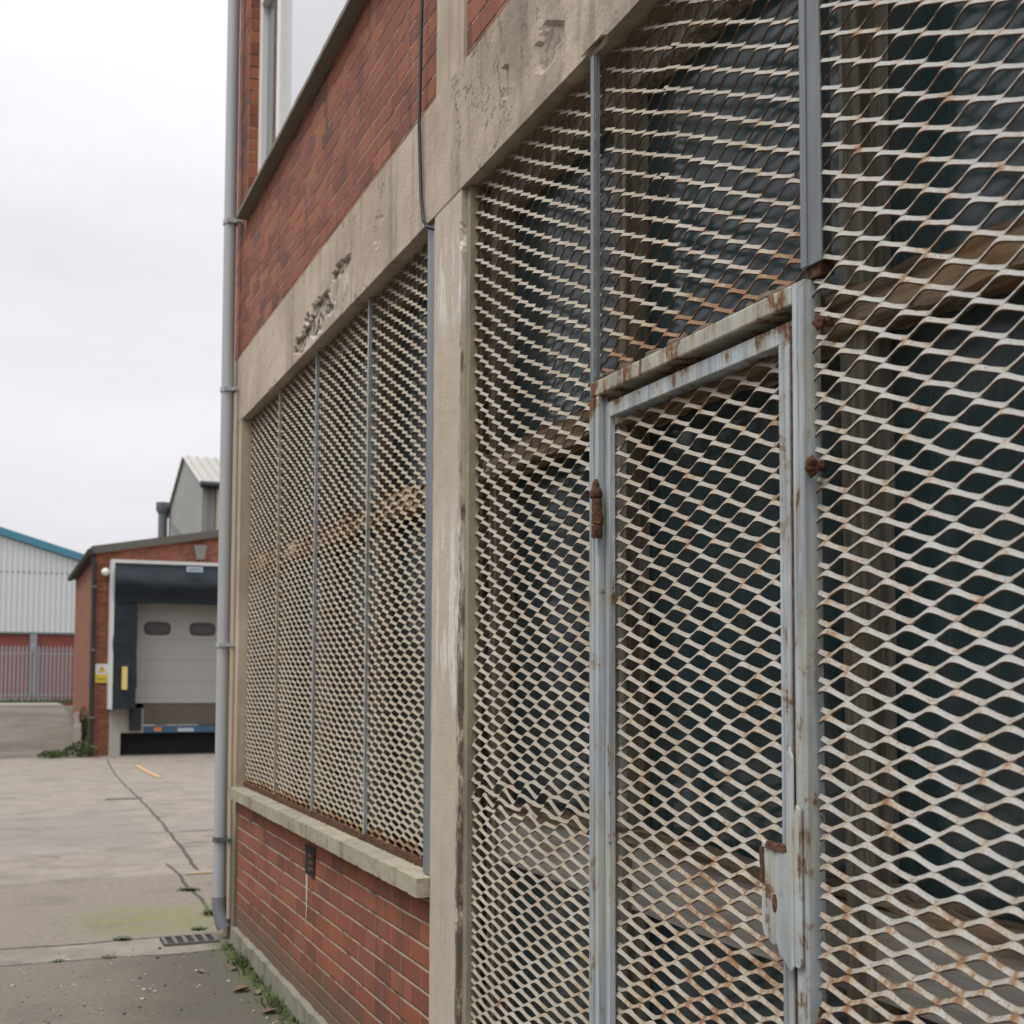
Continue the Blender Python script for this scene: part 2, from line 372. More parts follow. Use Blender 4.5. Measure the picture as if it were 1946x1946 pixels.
# ------------------------------------------------------------------ ground
def gz(x, y):
    z = -.6 * smooth01((y - 10) / 22)
    z += 1.0 * smooth01((y - 37) / 15) * (1 - smooth01((x - 1.0) / .6))
    return z
def m_ground():
    g = G('yard_concrete')
    big = g.noise(.55, 6, .6); mid = g.noise(3.5, 6, .65); fine = g.noise(55, 5, .7); grit = g.voro(75)
    wob = g.m('MULTIPLY', g.m('SUBTRACT', g.noise(2.2, 5, .65), .5), .16)
    yy = g.m('ADD', g.y, wob); xx = g.m('ADD', g.x, g.m('MULTIPLY', g.m('SUBTRACT', g.noise(1.6, 5, .65), .5), .09))
    c_far = g.mix(g.step(mid, .3, .7), (.175, .152, .125), (.262, .228, .190))
    c_far = g.mix(g.m('MULTIPLY', g.step(big, .48, .66), .45), c_far, (.20, .185, .17))
    c_mid = g.mix(g.step(g.noise(26, 7, .75), .3, .7), (.150, .128, .104), (.225, .195, .160))
    c_near = g.mix(g.step(g.noise(34, 7, .75), .3, .7), (.115, .100, .080), (.185, .164, .137))
    c_strip = g.mix(g.step(mid, .3, .7), (.17, .15, .12), (.25, .225, .19))
    rightside = g.step(xx, .10, .14)
    near10 = g.m('SUBTRACT', 1.0, g.step(yy, 10.42, 10.48))
    col = g.mix(near10, c_far, c_mid)
    # pale worn edge of the slab and a damp stretch further out
    col = g.mix(g.mul(g.band(yy, 10.3, 10.55, .06), .3), col, (.33, .305, .27))
    col = g.mix(g.mul(g.band(g.m('ADD', yy, g.m('MULTIPLY', g.m('SUBTRACT', g.noise(1.0, 4), .5), 1.2)), 12.4, 16.2, .25), g.m('SUBTRACT', 1.0, rightside), g.m('MULTIPLY', g.step(mid, .25, .7), .75)), col, (.18, .172, .162))
    strk = g.noise(1.0, 5, .6, g.scaled(.5, 1.6, 1))
    col = g.mix(g.mul(g.step(strk, .50, .66), .3, g.step(g.y, 11, 12)), col, (.135, .122, .108))
    ramp = g.mul(g.step(g.y, 34.8, 35.2), g.m('SUBTRACT', 1.0, g.step(g.x, 1.0, 1.5)))
    col = g.mix(g.mul(ramp, .9), col, g.mix(g.step(g.noise(.5, 5, .65), .35, .65), (.070, .060, .046), (.135, .118, .098)))
    col = g.mix(g.mul(g.band(g.y, 53.5, 56.2, .4), g.m('SUBTRACT', 1.0, g.step(g.x, 1.4, 1.8)), .9), col, (.34, .32, .29))
    near = g.m('SUBTRACT', 1.0, g.step(g.m('ADD', g.y, g.m('MULTIPLY', g.m('SUBTRACT', g.noise(1.5, 4), .5), .06)), 7.36, 7.40))
    strip = g.mul(g.m('SUBTRACT', 1.0, near), g.m('SUBTRACT', 1.0, g.step(yy, 7.83, 7.87)))
    col = g.mix(strip, col, c_strip); col = g.mix(near, col, c_near)
    damp = g.mul(g.step(g.m('ADD', g.x, g.m('MULTIPLY', g.m('SUBTRACT', g.noise(2.2, 5), .5), .9)), -.95, -.3), near)
    col = g.mix(g.m('MULTIPLY', damp, .62), col, (.060, .058, .042))
    # grit and stains
    col = g.mix(g.mul(g.step(fine, .58, .72), .35), col, (.07, .06, .05))
    peb = g.mul(g.m('SUBTRACT', 1.0, g.step(grit, .12, .2)), g.step(g.noise(22, 2), .5, .6), g.mx(near, near10))
    col = g.mix(g.m('MULTIPLY', peb, .55), col, (.36, .33, .29))
    spots_ = g.noise(1.3, 7, .72); col = g.mix(g.mul(g.step(spots_, .52, .66), .5), col, (.105, .092, .075))
    oil = g.mul(g.step(g.noise(.8, 4, .6), .60, .68), g.step(g.noise(9, 5, .7), .4, .6)); col = g.mix(g.m('MULTIPLY', oil, .45), col, (.06, .053, .045))
    # joints and cracks
    def ln(v, c, w): return g.m('SUBTRACT', 1.0, g.step(g.m('ABSOLUTE', g.m('SUBTRACT', v, c)), w * .45, w))
    j = g.mx(g.mul(ln(g.m('SUBTRACT', xx, g.m('MULTIPLY', g.m('SUBTRACT', g.y, 10.5), .047)), .20, .019), g.step(g.y, 10.4, 10.45), g.m('SUBTRACT', 1.0, g.step(g.y, 34, 34.5))),
             g.mul(ln(xx, .02, .015), g.band(g.y, 7.9, 10.9, .1)),
             g.mul(ln(yy, 7.85, .022), g.m('SUBTRACT', 1.0, g.step(g.x, -.28, -.22))), g.mul(ln(yy, 7.38, .018), .75),
             g.mul(ln(yy, 13.4, .05), g.step(g.x, .3, .5)), g.mul(ln(yy, 12.3, .03), g.step(g.x, .25, .35)), g.mul(ln(yy, 22.5, .06), .35))
    col = g.mix(g.m('MULTIPLY', j, .85), col, (.035, .03, .022))
    # algae by the gully
    ax = g.m('SUBTRACT', 1.0, g.step(g.m('ABSOLUTE', g.m('SUBTRACT', g.x, -.30)), .15, .75)); ay = g.m('SUBTRACT', 1.0, g.step(g.m('ABSOLUTE', g.m('SUBTRACT', g.y, 8.45)), .15, .75))
    alg = g.mul(ax, ay, g.step(g.noise(5, 5, .7), .28, .6))
    col = g.mix(g.m('MULTIPLY', alg, .85), col, (.16, .165, .062))
    edge = g.mul(g.band(g.y, 1, 7.9, .1), g.step(g.m('ADD', g.x, g.m('MULTIPLY', g.noise(6, 5, .7), .22)), -.10, .02), .7)
    col = g.mix(edge, col, (.085, .085, .04))
    h = g.m('ADD', g.m('ADD', g.m('MULTIPLY', fine, .6), g.m('MULTIPLY', mid, .8)), g.m('MULTIPLY', j, -2.0))
    rough = g.m('SUBTRACT', .9, g.m('MULTIPLY', g.step(big, .55, .7), .25))
    return g.done(col, rough, 0, g.bump(h, .008))
M['ground'] = m_ground()
xs = [-400, -150, -60, -30, -15, -8, -4, -2.5] + list(np.arange(-1.6, 2.01, .12)) + [2.5, 3, 4, 6, 9, 14, 25, 60, 150, 400]
ys = [-60, -20, -8, -3, -1, 0, 1, 2, 3, 4] + list(np.arange(4.5, 12.01, .12)) + list(np.arange(12.5, 60.1, .75)) + [64, 70, 80, 100, 150, 300, 700]
gm = MB(); nx = len(xs)
gm.add([(x, y, gz(x, y) + (.006 * mnoise.noise(Vector((x * 1.7, y * 1.7, 0))) if -2 < x < 2.1 and 4 < y < 13 and not (x > -.2 and y < 7.9) else 0)) for y in ys for x in xs],
       [(j * nx + i, j * nx + i + 1, (j + 1) * nx + i + 1, (j + 1) * nx + i) for j in range(len(ys) - 1) for i in range(nx - 1)], 0, True)
tag(gm.build('ground', M['ground']), kind='structure')
M['yellow'] = plain('worn_yellow_line', (.40, .275, .11), .9, .45, 5)
def marking(pts, w):
    b = MB(); vs = []
    for i, (x, y) in enumerate(pts):
        a = Vector(pts[max(i - 1, 0)]); c = Vector(pts[min(i + 1, len(pts) - 1)]); d = (c - a).normalized(); n = Vector((-d.y, d.x)) * w / 2
        for sgn in (1, -1): vs.append((x + n.x * sgn, y + n.y * sgn, gz(x, y) + .012))
    b.add(vs, [(2 * i, 2 * i + 1, 2 * i + 3, 2 * i + 2) for i in range(len(pts) - 1)])
    tag(b.build('yellow_line', M['yellow']), kind='structure')
marking([(1.80 - .05 * k / 8 , 31.6 - 5.2 * k / 8) for k in range(9)], .11)
marking([(.07 + .1 * k, 10.22 + .01 * k) for k in range(9)], .035)

# ------------------------------------------------------------------ factory building
fac = thing('factory_building', 'old red brick factory with stained concrete frame and mesh covered windows', 'building', (5, 2, 0))
ZT = 7.4; YE = 7.90
# brick walls
b = MB()
b.box(0, .22, 3.93, YE, 3.49, 4.31)            # under the first floor window
b.box(0, .22, 7.52, YE, 4.31, ZT); b.box(0, .22, 3.93, 4.55, 4.31, ZT); b.box(0, .22, 4.55, 7.52, 6.3, ZT)
b.box(0, .22, -4.0, 3.65, 3.49, ZT)
b.box(0, .22, -4.0, .55, 0, 3.09)
b.box(.22, 10, 7.5, YE, 0, ZT)
b.box(9.8, 10, -4.0, 7.5, 0, ZT); b.box(.22, 9.8, -4.0, -3.8, 0, ZT)
b.build('brick_wall', M['brick_up'], fac)
b = MB(); b.box(0, .22, 3.93, 7.52, .0, .835); b.build('low_brick_wall', M['brick_low'], fac)
MB().box(.0, 10, -4.0, YE, ZT, ZT + .25).build('flat_roof', M['concrete'], fac)
# concrete lintel with spalled patches on its face and lower edge
def lint(c):
    dx = dz = 0
    if c.x < .0:
        for (y, z, ry, rz, dp, sd) in ((5.62, 3.20, .30, .075, .020, 1), (5.2, 3.30, .16, .025, .014, 3), (5.95, 3.16, .16, .04, .018, 5), (2.98, 3.235, .085, .075, .010, 9), (3.28, 3.27, .02, .05, .01, 12), (4.62, 3.28, .05, .06, .006, 14)):
            d = ((c.y - y) / ry) ** 2 + ((c.z - z) / rz) ** 2 + .9 * mnoise.noise(Vector((sd, c.y * 10, c.z * 16))) + .4 * mnoise.noise(Vector((sd, c.y * 28, c.z * 40)))
            if d < 1: dx = max(dx, dp * min(1, (1 - d) * 5))
        if c.z < 3.1:
            n = mnoise.noise(Vector((2, c.y * 5, 3)))
            if n > .25: dz = (n - .25) * .05; dx += (n - .25) * .03
    return (dx, 0, dz)
b = MB()
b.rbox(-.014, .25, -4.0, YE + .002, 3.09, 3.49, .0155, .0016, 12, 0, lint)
g = G('lintel_concrete')
c = (.40, .345, .27)
big = g.noise(1.6, 6, .6); fine = g.noise(75, 6, .7); st = g.noise(1.0, 6, .65, g.scaled(10, 10, .8))
col = g.mix(g.step(big, .3, .7), (.335, .28, .215), (.51, .44, .35))
col = g.mix(g.m('MULTIPLY', g.step(st, .5, .7), .6), col, (.17, .145, .105))
col = g.mix(g.m('MULTIPLY', g.step(g.noise(1.0, 5, .7, g.scaled(14, 14, 2.0)), .6, .74), .5), col, (.58, .54, .47))
col = g.mix(g.m('MULTIPLY', g.step(fine, .52, .72), .45), col, (.16, .135, .10))
under = g.m('SUBTRACT', 1.0, g.step(g.z, 3.085, 3.097))  # underside darkened in the colour, standing in for soffit shade
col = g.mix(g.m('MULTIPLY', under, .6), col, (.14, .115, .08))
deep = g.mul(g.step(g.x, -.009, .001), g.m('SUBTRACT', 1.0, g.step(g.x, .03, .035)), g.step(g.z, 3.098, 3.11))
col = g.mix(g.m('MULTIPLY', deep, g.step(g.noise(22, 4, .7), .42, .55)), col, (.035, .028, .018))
crk = g.mul(g.m('SUBTRACT', 1.0, g.step(g.m('ABSOLUTE', g.m('SUBTRACT', g.noise(2.6, 6, .6), .5)), .002, .006)), g.step(g.noise(1.3, 2), .54, .6))
col = g.mix(g.m('MULTIPLY', crk, .8), col, (.05, .042, .03))
grime = g.mul(g.m('SUBTRACT', 1.0, g.step(g.y, 2.9, 4.1)), g.step(g.noise(4.5, 6, .7), .38, .62), .6)
col = g.mix(grime, col, (.15, .125, .092))
spall = g.mul(g.band(g.y, 5.0, 5.9, .12), g.band(g.z, 3.1, 3.27, .02), g.step(g.noise(16, 5, .7), .5, .6))
col = g.mix(g.m('MULTIPLY', spall, .65), col, (.56, .53, .47))
M['lintel'] = g.done(col, .9, 0, g.bump(g.m('ADD', fine, g.noise(14, 5)), .003))
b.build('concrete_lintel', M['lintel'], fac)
b = MB(); b.rbox(-.010, .22, 3.655, 3.925, 3.4905, ZT, .06, .002); b.build('concrete_pilaster', M['concrete'], fac)
# pillars
def pill(c):
    n = mnoise.noise(Vector((c.y * 3, 1, c.z * 9)))
    if c.x < 0 and c.y < 3.68 and n > .15: return ((n - .15) * .03, (n - .15) * .03, 0)
    return (0, 0, 0)
b = MB(); b.rbox(-.012, .25, 3.662, 3.925, 0, 3.089, .02, .0016, 12, 0, pill)
g = G('pillar_concrete')
fine = g.noise(90, 5, .7)
col = g.mix(g.noise(2.2, 5), (.40, .345, .275), (.50, .44, .36))
col = g.mix(g.m('MULTIPLY', g.step(g.noise(1.0, 6, .65, g.scaled(22, 22, .9)), .5, .7), .35), col, (.28, .24, .18))
pv = g.noise(1.0, 5, .65, g.scaled(16, 16, 3.0))
patch = g.mul(g.mx(g.band(g.z, 1.45, 2.05, .12), g.band(g.z, 2.7, 2.95, .08)), g.step(pv, .50, .53), g.m('SUBTRACT', 1.0, g.step(g.y, 3.86, 3.92)))
col = g.mix(g.m('MULTIPLY', patch, .85), col, (.62, .60, .55))
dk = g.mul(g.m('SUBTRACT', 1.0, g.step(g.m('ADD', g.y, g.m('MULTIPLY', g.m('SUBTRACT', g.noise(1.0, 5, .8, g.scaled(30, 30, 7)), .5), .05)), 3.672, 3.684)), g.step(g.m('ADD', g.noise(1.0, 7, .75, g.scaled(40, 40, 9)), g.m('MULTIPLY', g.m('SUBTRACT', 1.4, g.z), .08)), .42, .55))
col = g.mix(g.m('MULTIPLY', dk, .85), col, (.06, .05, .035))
col = g.mix(g.m('MULTIPLY', g.step(fine, .55, .75), .25), col, (.22, .19, .14))
M['pillar'] = g.done(col, .9, 0, g.bump(g.m('ADD', fine, g.m('MULTIPLY', g.noise(20, 4), .8)), .002))
b.build('concrete_pillar', M['pillar'], fac)
MB().rbox(-.012, .25, .56, .82, 0, 3.089, .05, .0016).build('concrete_pillar', M['concrete_pale'], fac)
b = MB(); b.rbox(-.012, .25, 7.54, YE + .003, 0, 3.089, .04, .0016); b.build('corner_pier', m_concrete('damp_pier_concrete', (.43, .365, .275), .65, damp=1.1), fac)
MB().tube([(-.022, 7.66, .12), (-.022, 7.66, 3.3)], .013, 8).build('cast_groove_trim', M['tan'], fac)
b = MB(); b.rbox(.005, .05, 3.628, 3.660, 0, 3.089, .03, .002); b.build('render_strip', M['render_strip'], fac)
# window sill of the mesh covered bay, and the plinth
def sl(c):
    d = 0
    if c.x < -.02 and c.z > .9:
        n = mnoise.noise(Vector((c.y * 14, 5, 2))) * .6 + mnoise.noise(Vector((c.y * 41, 5, 2))) * .4; d = max(0, n - .2) * .016
    if c.x < -.02 and c.z < .85:
        n = mnoise.noise(Vector((c.y * 13, 8, 2))) * .6 + mnoise.noise(Vector((c.y * 37, 8, 2))) * .4; d = max(0, n - .1) * .008
    return (d, 0, -d * .6 if c.z > .88 else d)
b = MB(); b.rbox(-.055, .12, 3.93, 7.535,   .846, .908, .015, .0024, 24, 0, sl); b.build('concrete_sill', M['concrete_sill'], fac)
b = MB(); b.rbox(-.035, .0, 3.93, 7.53, -.05, .10, .03, .008, 8); b.build('concrete_plinth', M['concrete_plinth'], fac)
# broken airbrick and its lime drip
b = MB(); b.rbox(-.006, .004, 5.56, 5.74, .668, .795, .015, .006, 20); ab = b.build('broken_airbrick', M['dark_hole'], fac)
b = MB()
for k in range(3): b.rbox(-.012, -.002, 5.575, 5.66, .69 + k * .03, .704 + k * .03, .02, .004, 30)
b.build('airbrick_grille', M['rust'], ab)
b = MB(); b.add([(-.0035, 5.735, .66), (-.0035, 5.70, .665), (-.0035, 5.695, .60), (-.0035, 5.705, .50), (-.0035, 5.715, .42), (-.0035, 5.722, .50), (-.0035, 5.728, .58)], [tuple(range(7))])
b.build('lime_streak', plain('lime_streak', (.50, .42, .37), .9, .4, 60), fac)
# first floor window
fr = MB()
for (y0, y1) in ((7.44, 7.52), (6.90, 6.985), (4.55, 4.63)): fr.box(.055, .12, y0, y1, 4.46, 6.3)
fr.box(.055, .12, 4.63, 6.90, 4.46, 4.53); fr.box(.055, .12, 6.985, 7.44, 4.46, 4.52); fr.box(.055, .12, 4.63, 7.44, 6.22, 6.3)
fr.box(.050, .11, 6.985, 7.44, 5.60, 5.68)
win = fr.build('upper_window', M['white_frame'], fac, .004)
MB().box(.09, .10, 4.63, 6.90, 4.53, 6.22).build('pane', M['pale_pane'], win)
MB().box(.09, .10, 6.985, 7.44, 4.52, 6.22).build('pane', M['grey_pane'], win)
b = MB(); b.rbox(-.062, .20, 4.5, 7.56, 4.312, 4.335, .05, .0015); b.rbox(.0, .2, 4.5, 7.56, 4.335, 4.46, .1, .001); b.build('window_sill', M['sill_dark'], win)

# timber windows behind the mesh: mullions, transoms, boards, panes
def timber_bay(name, y0, y1, z0, mull, boards):
    f = MB()
    for y in mull: f.rbox(.072, .135, y - .032, y + .032, z0, 3.089, .03, .003, 12)
    f.rbox(.08, .14, y0, y1, 3.0, 3.085, .06, .003)
    w = f.build(name, M['timber'], fac)
    ys_ = sorted(mull)
    tr = MB()
    def warp(c): return (.012 * mnoise.noise(Vector((c.y * 4, 2, c.z * 9))) , 0, .018 * mnoise.noise(Vector((c.y * 3, 7, 1))) + .010 * mnoise.noise(Vector((c.y * 15, c.z * 20, 1))))
    tr.rbox(.050, .125, y0, y1, 2.165, 2.245, .018, .006, 22, 0, warp)
    tr.build('transom', M['timber_rail'], w)
    if boards:
        bd = MB(); bd.rbox(.085, .13, y0, y1, 1.01, 1.165, .04, .003, 10); bd.build('rail_board', M['board'], w)
        bt = MB(); bt.rbox(.068, .125, y0, y1, 1.165, 1.195, .02, .004, 20, 0, warp); bt.build('rail_capping', M['timber_rail'], w)
    edges = [y0] + [v for v in ys_ if y0 + .05 < v < y1 - .05] + [y1]
    for a, c in zip(edges[:-1], edges[1:]):
        MB().box(.137, .146, a + .002, c - .002, z0, 3.088).build('pane', M['glass'], w)
    return w
timber_bay('timber_window', 3.93, 7.54, .909, [3.99, 4.88, 5.79, 6.66], False)
timber_bay('timber_window', .82, 3.65, .02, [3.60, 2.735, 1.83, .87], True)
MB().box(.15, .19, .82, 7.54, .0, 3.088).build('light_block_sheet', M['dark_hole'], fac)  # unseen dark sheet added behind the panes to block light

# ------------------------------------------------------------------ expanded metal
L_, S_ = .106, .0500
def expanded(mb, y0, y1, z0, z1, x, warp=None, w=.0118, th=.0036, al=R(33), ph=0.0, seed=1, cut=None):
    """rows of zigzag strands, slats leaning like an awning; every row is one ribbon"""
    rs = random.Random(seed)
    half = S_ / 2; nst = 20
    n_rows = int((z1 - z0) / half)
    wv = np.array([math.sin(al), 0, math.cos(al)]); nv = np.array([-math.cos(al), 0, math.sin(al)])
    pv = half / 2 - w / 2 * math.cos(al); po = w / 2 * math.sin(al)
    for r in range(n_rows):
        zc = z0 + half * (r + .5); off = (r % 2) * L_ / 2 + ph
        e0 = y0 + rs.uniform(-.004, .004); e1 = y1 + rs.uniform(-.004, .004)
        if cut:
            e0, e1 = cut(zc, e0, e1)
            if e1 - e0 < .02: continue
        n = max(2, int((e1 - e0) / (L_ / nst)))
        y = np.linspace(e1, e0, n + 1)
        u = ((y + off) / L_) % 1.0
        tri = 1 - 4 * np.abs(u - .5)                        # +1 at u=.5, -1 at u=0
        p = np.where(tri > 0, .4 * np.sin(np.clip(tri * 1.12, 0, 1) * math.pi / 2) + .6 * np.clip(tri * 1.2, 0, 1), np.clip(tri * 1.12, -1, 0))     # arched above, V-shaped below
        wob = rs.uniform(-.0008, .0008)
        c = np.stack([x - p * po, y, zc + p * pv + wob], 1)
        if warp is not None: c = c + warp(y, np.full_like(y, zc))
        # a strand is narrowest half-way between two bonds
        ww = (w * (1.03 - .15 * (1 - p * p)))[:, None]
        jit = np.array([[rs.gauss(0, .0007), rs.gauss(0, .0009), rs.gauss(0, .0007)] for _ in range(n // 8 + 2)])
        kk = np.linspace(0, len(jit) - 1.001, n + 1); c = c + np.stack([np.interp(kk, np.arange(len(jit)), jit[:, a]) for a in range(3)], 1)
        q = [c + wv * (ww / 2 - e_) * a + nv * th / 2 * b_ for a, b_, e_ in ((-1, -1, 0), (-1, .45, 0), (-1, 1, .0006), (1, 1, .0008), (1, .45, 0), (1, -1, 0))]
        vs = np.stack(q, 1).reshape(-1, 3)
        o = len(mb.v); mb.v += list(map(tuple, vs.tolist()))
        if not hasattr(mb, 'joint'): mb.joint = []
        mb.joint += [0.0] * (o - len(mb.joint)) + np.repeat(np.abs(p) ** 8 * rs.uniform(.4, 1.0), 6).tolist()
        for i in range(n):
            for k in range(6):
                k2 = (k + 1) % 6
                mb.f.append((o + 6 * i + k, o + 6 * i + k2, o + 6 * i + 6 + k2, o + 6 * i + 6 + k))
                mb.mi.append(0 if k in (2, 5) or (p[i] > .86 and k in (3, 4)) or (p[i] < -.80 and k in (0, 1)) else 1); mb.sm.append(False)
        e0_ = o + 6 * n
        mb.f += [tuple(o + k for k in (5, 4, 3, 2, 1, 0)), tuple(e0_ + k for k in range(6))]; mb.mi += [1, 1]; mb.sm += [False, False]
def W3(dx, dy, dz): return np.stack([dx, dy, dz], 1)
def warp_gen(seed, ax=.004, az=.004):
    a, b_, c = np.random.RandomState(seed).uniform(0, 6, 3)
    return lambda y, z: W3(ax * np.sin(y * 5 + a) * np.cos(z * 3.1 + b_), y * 0, az * np.sin(y * 6.5 + c + z * 1.3))
PG = 'expanded metal panels over the windows'
def panel(label, y0, y1, z0, z1, x, loc, **kw):
    mb = MB(); expanded(mb, y0, y1, z0, z1, x, **kw)
    return tag(mb.build('window_grille', [M['mesh'], M['mesh_edge']], None, 0, loc), label, 'window grille', PG)
divs = [3.937, 4.885, 5.795, 6.645, 7.535]
labs = ['tan mesh panel next to the blue grey steel post beside the concrete pillar', 'tan mesh panel in the left bay, second from the concrete pillar', 'tan mesh panel in the left bay, second from the building corner', 'narrow looking tan mesh panel in the left bay beside the corner downpipe']
for i in range(4):
    p = panel(labs[i], divs[i] + .004, divs[i + 1] - .004, .918, 3.10, .045, (.045, divs[i], .918), warp=warp_gen(i + 3, .005, .003), w=.0136, al=R(25), ph=.02 * i, seed=20 + i)
    MB().rbox(.032, .062, divs[i] + .004, divs[i + 1] - .004, .909, .936, .014, .005, 40).build('bottom_angle', M['rust'], p)
# middle panel between pillar and gate: an upper sheet that sags over a lower one
def sag(y, z):
    t = np.clip((3.65 - y) / .9, 0, 1)
    b1 = np.exp(-((z - 2.38) / .34) ** 2); top = np.exp(-((z - 1.22) / .05) ** 2)
    return W3(-.010 * np.sin(math.pi * t) * b1 + .004 * np.sin(z * 4), 0 * y, -.018 * np.sin(math.pi * np.clip(t * 1.2, 0, 1)) * b1 + .010 * np.sin(y * 40 + z * 9) * top)
mb = MB()
expanded(mb, 2.748, 3.645, 1.185, 3.10, .030, warp=sag, w=.0126, al=R(30), ph=.03, seed=41)
expanded(mb, 2.748, 3.645, .01, 1.20, .024, warp=lambda y, z: W3(.003 * np.sin(y * 7), 0 * y, .008 * np.sin(y * 30) * np.exp(-((z - 1.18) / .03) ** 2)), ph=.055, seed=42)
tag(mb.build('window_grille', [M['mesh'], M['mesh_edge']], None, 0, (.03, 2.748, 0)), 'sagging pale mesh panel between the concrete pillar and the mesh gate', 'window grille', PG)
# panel over the gate: two overlapping sheets with a torn edge
mb = MB()
tear = lambda z: 2.40 + .05 * (3.1 - z) / .8 + .012 * math.sin(z * 31) + .010 * math.sin(z * 57)
expanded(mb, 1.86, 2.735, 2.268, 3.10, .030, warp=warp_gen(51, .005, .004), ph=.01, seed=51, cut=lambda z, a, b_: (tear(z), b_) if z > 2.5 else (a, b_))
expanded(mb, 1.86, 2.735, 2.268, 3.10, .026, warp=warp_gen(52, .004, .003), ph=.018, seed=52, cut=lambda z, a, b_: (a, tear(z) + .004) if z > 2.5 else (0, 0))
tag(mb.build('window_grille', [M['mesh'], M['mesh_edge']], None, 0, (.03, 1.86, 2.27)), 'pale mesh panel above the gate, rusted along its lower edge', 'window grille', PG)
# near panel
panel('large grey white mesh panel fixed over the post beside the gate, nearest', .80, 1.832, .02, 3.12, -.004, (0, .8, 0), warp=warp_gen(61, .003, .002), ph=.047, seed=61)

# ------------------------------------------------------------------ steel bars and posts
BG = 'thin steel bars between the mesh panels'
barl = ['galvanised bar, first one left of the steel post in the left bay', 'galvanised bar, middle one of the three in the left bay', 'tan painted bar, nearest the building corner in the left bay']
for i, y in enumerate(divs[1:4]):
    b = MB(); b.box(.028, .032, y - .0065, y + .0065, .937, 3.088); b.box(.032, .045, y - .002, y + .002, .937, 3.088)
    tag(b.build('steel_bar', M['steel'] if i < 2 else M['tan'], None, .001, (.03, y, .937)), barl[i], 'steel bar', BG)
b = MB(); b.box(-.003, .003, 3.948, 4.028, .912, 3.088); b.box(.003, .045, 4.022, 4.028, .912, 3.088)
tag(b.build('steel_post', M['steel_dark'], None, .001, (0, 3.99, .912)), 'blue grey flat steel post close to the concrete pillar', 'post')
b = MB(); b.box(-.004, .0, 2.728, 2.7465, 0, 3.088); b.box(0, .012, 2.7245, 2.728, 0, 3.088)
tag(b.build('steel_post', M['steel_dark'], None, .0008, (0, 2.74, 0)), 'thin grey steel angle running up the hinge side of the gate', 'post')
b = MB(); b.box(-.016, -.011, 1.797, 1.853, 2.285, 3.12); b.box(-.011, .045, 1.848, 1.853, 2.285, 3.12); b.box(-.019, -.016, 1.835, 1.853, 2.285, 3.12)
p = tag(b.build('steel_post', M['steel_dark'], None, .001, (0, 1.825, 2.3)), 'dark blue grey steel post standing above the gate corner', 'post')
b = MB(); b.rbox(-.010, .02, 1.806, 1.850, 2.264, 2.302, .004, .003, 90); b.build('rusty_foot', M['rust'], p)

# ------------------------------------------------------------------ gate
gate = thing('mesh_gate', 'pale blue steel framed mesh gate with rusty lock plate', 'gate', (0, 2.28, 0))
b = MB()
b.box(-.022, .004, 2.664, 2.705, 0, 2.2255); b.box(-.022, .012, 1.838, 1.876, 0, 2.263)
b.box(-.026, -.022, 2.684, 2.705, 0, 2.2255); b.box(-.024, -.022, 1.838, 1.848, 0, 2.26)
fr = b.build('gate_frame', M['gate_paint'], gate, .003)
MB().box(-.0235, .045, 1.877, 2.705, 2.2265, 2.263).build('frame_head', M['head_paint'], fr, .004)
b = MB()
b.box(-.008, .008, 2.634, 2.656, .05, 2.206); b.box(-.008, .030, 1.887, 1.930, .05, 2.206)
b.box(-.0075, .030, 1.930, 2.634, 2.170, 2.206); b.box(-.0075, .030, 1.930, 2.634, .05, .095)
b.box(-.0085, -.004, 1.9305, 1.940, .095, 2.170); b.box(-.013, -.008, 1.900, 1.912, .09, 2.16); b.box(.000, .01, 1.9405, 1.947, .095, 2.170)
lf = b.build('leaf_frame', M['gate_paint'], gate, .002)
mb = MB(); expanded(mb, 1.925, 2.645, .09, 2.172, .016, warp=warp_gen(71, .003, .002), ph=.02, seed=71)
mb.build('mesh_infill', [M['mesh'], M['mesh_edge']], gate)
# lock plate with a torn lower edge
pts = [(1.972, 1.268), (1.973, 1.115), (1.966, 1.098), (1.950, 1.092), (1.936, 1.084), (1.925, 1.088), (1.918, 1.072), (1.906, 1.066), (1.890, 1.052), (1.880, 1.050), (1.874, 1.06), (1.874, 1.42), (1.884, 1.44), (1.895, 1.42), (1.895, 1.262), (1.94, 1.256)]
lp = MB().prism(pts, -.031, -.026, 'x').build('lock_plate', M['gate_paint'], gate, .002)
b = MB(); b.prism([(1.930 + .007 * math.cos(t), 1.160 + .016 * math.sin(t)) for t in np.linspace(0, 6.28, 14)[:-1]], -.0325, -.0305, 'x'); b.rbox(-.034, -.029, 1.962, 1.974, 1.19, 1.255, .01, .003, 50); b.rbox(-.034, -.024, 1.893, 1.955, 1.254, 1.266, .01, .004, 50)
b.build('rusty_keyhole', M['rust'], lp)
b = MB(); b.rbox(-.019, -.002, 1.8765, 1.8865, .05, 2.19, .02, .002, 40); b.build('rusty_seam', M['rust'], gate)
b = MB(); b.prism([(1.852, 1.068), (1.860, 1.058), (1.872, 1.060), (1.874, 1.32), (1.866, 1.34), (1.854, 1.33)], -.030, -.024, 'x'); b.build('cover_strip', M['gate_paint'], gate, .002)
b = MB()
for k, (z, r, hgt) in enumerate(((1.90, .0135, .03), (1.932, .0145, .028), (1.962, .0125, .03))):
    b.tube([(-.030, 2.656, z - hgt / 2), (-.030 + .002 * (k % 2), 2.655, z), (-.030, 2.656, z + hgt / 2)], [r * .95, r, r * .9], 10)
b.blob((-.030, 2.656, 1.995), .016, .6, 60, sy=.8, sz=1.2); b.blob((-.032, 2.655, 2.012), .010, .6, 70, sz=1.6)
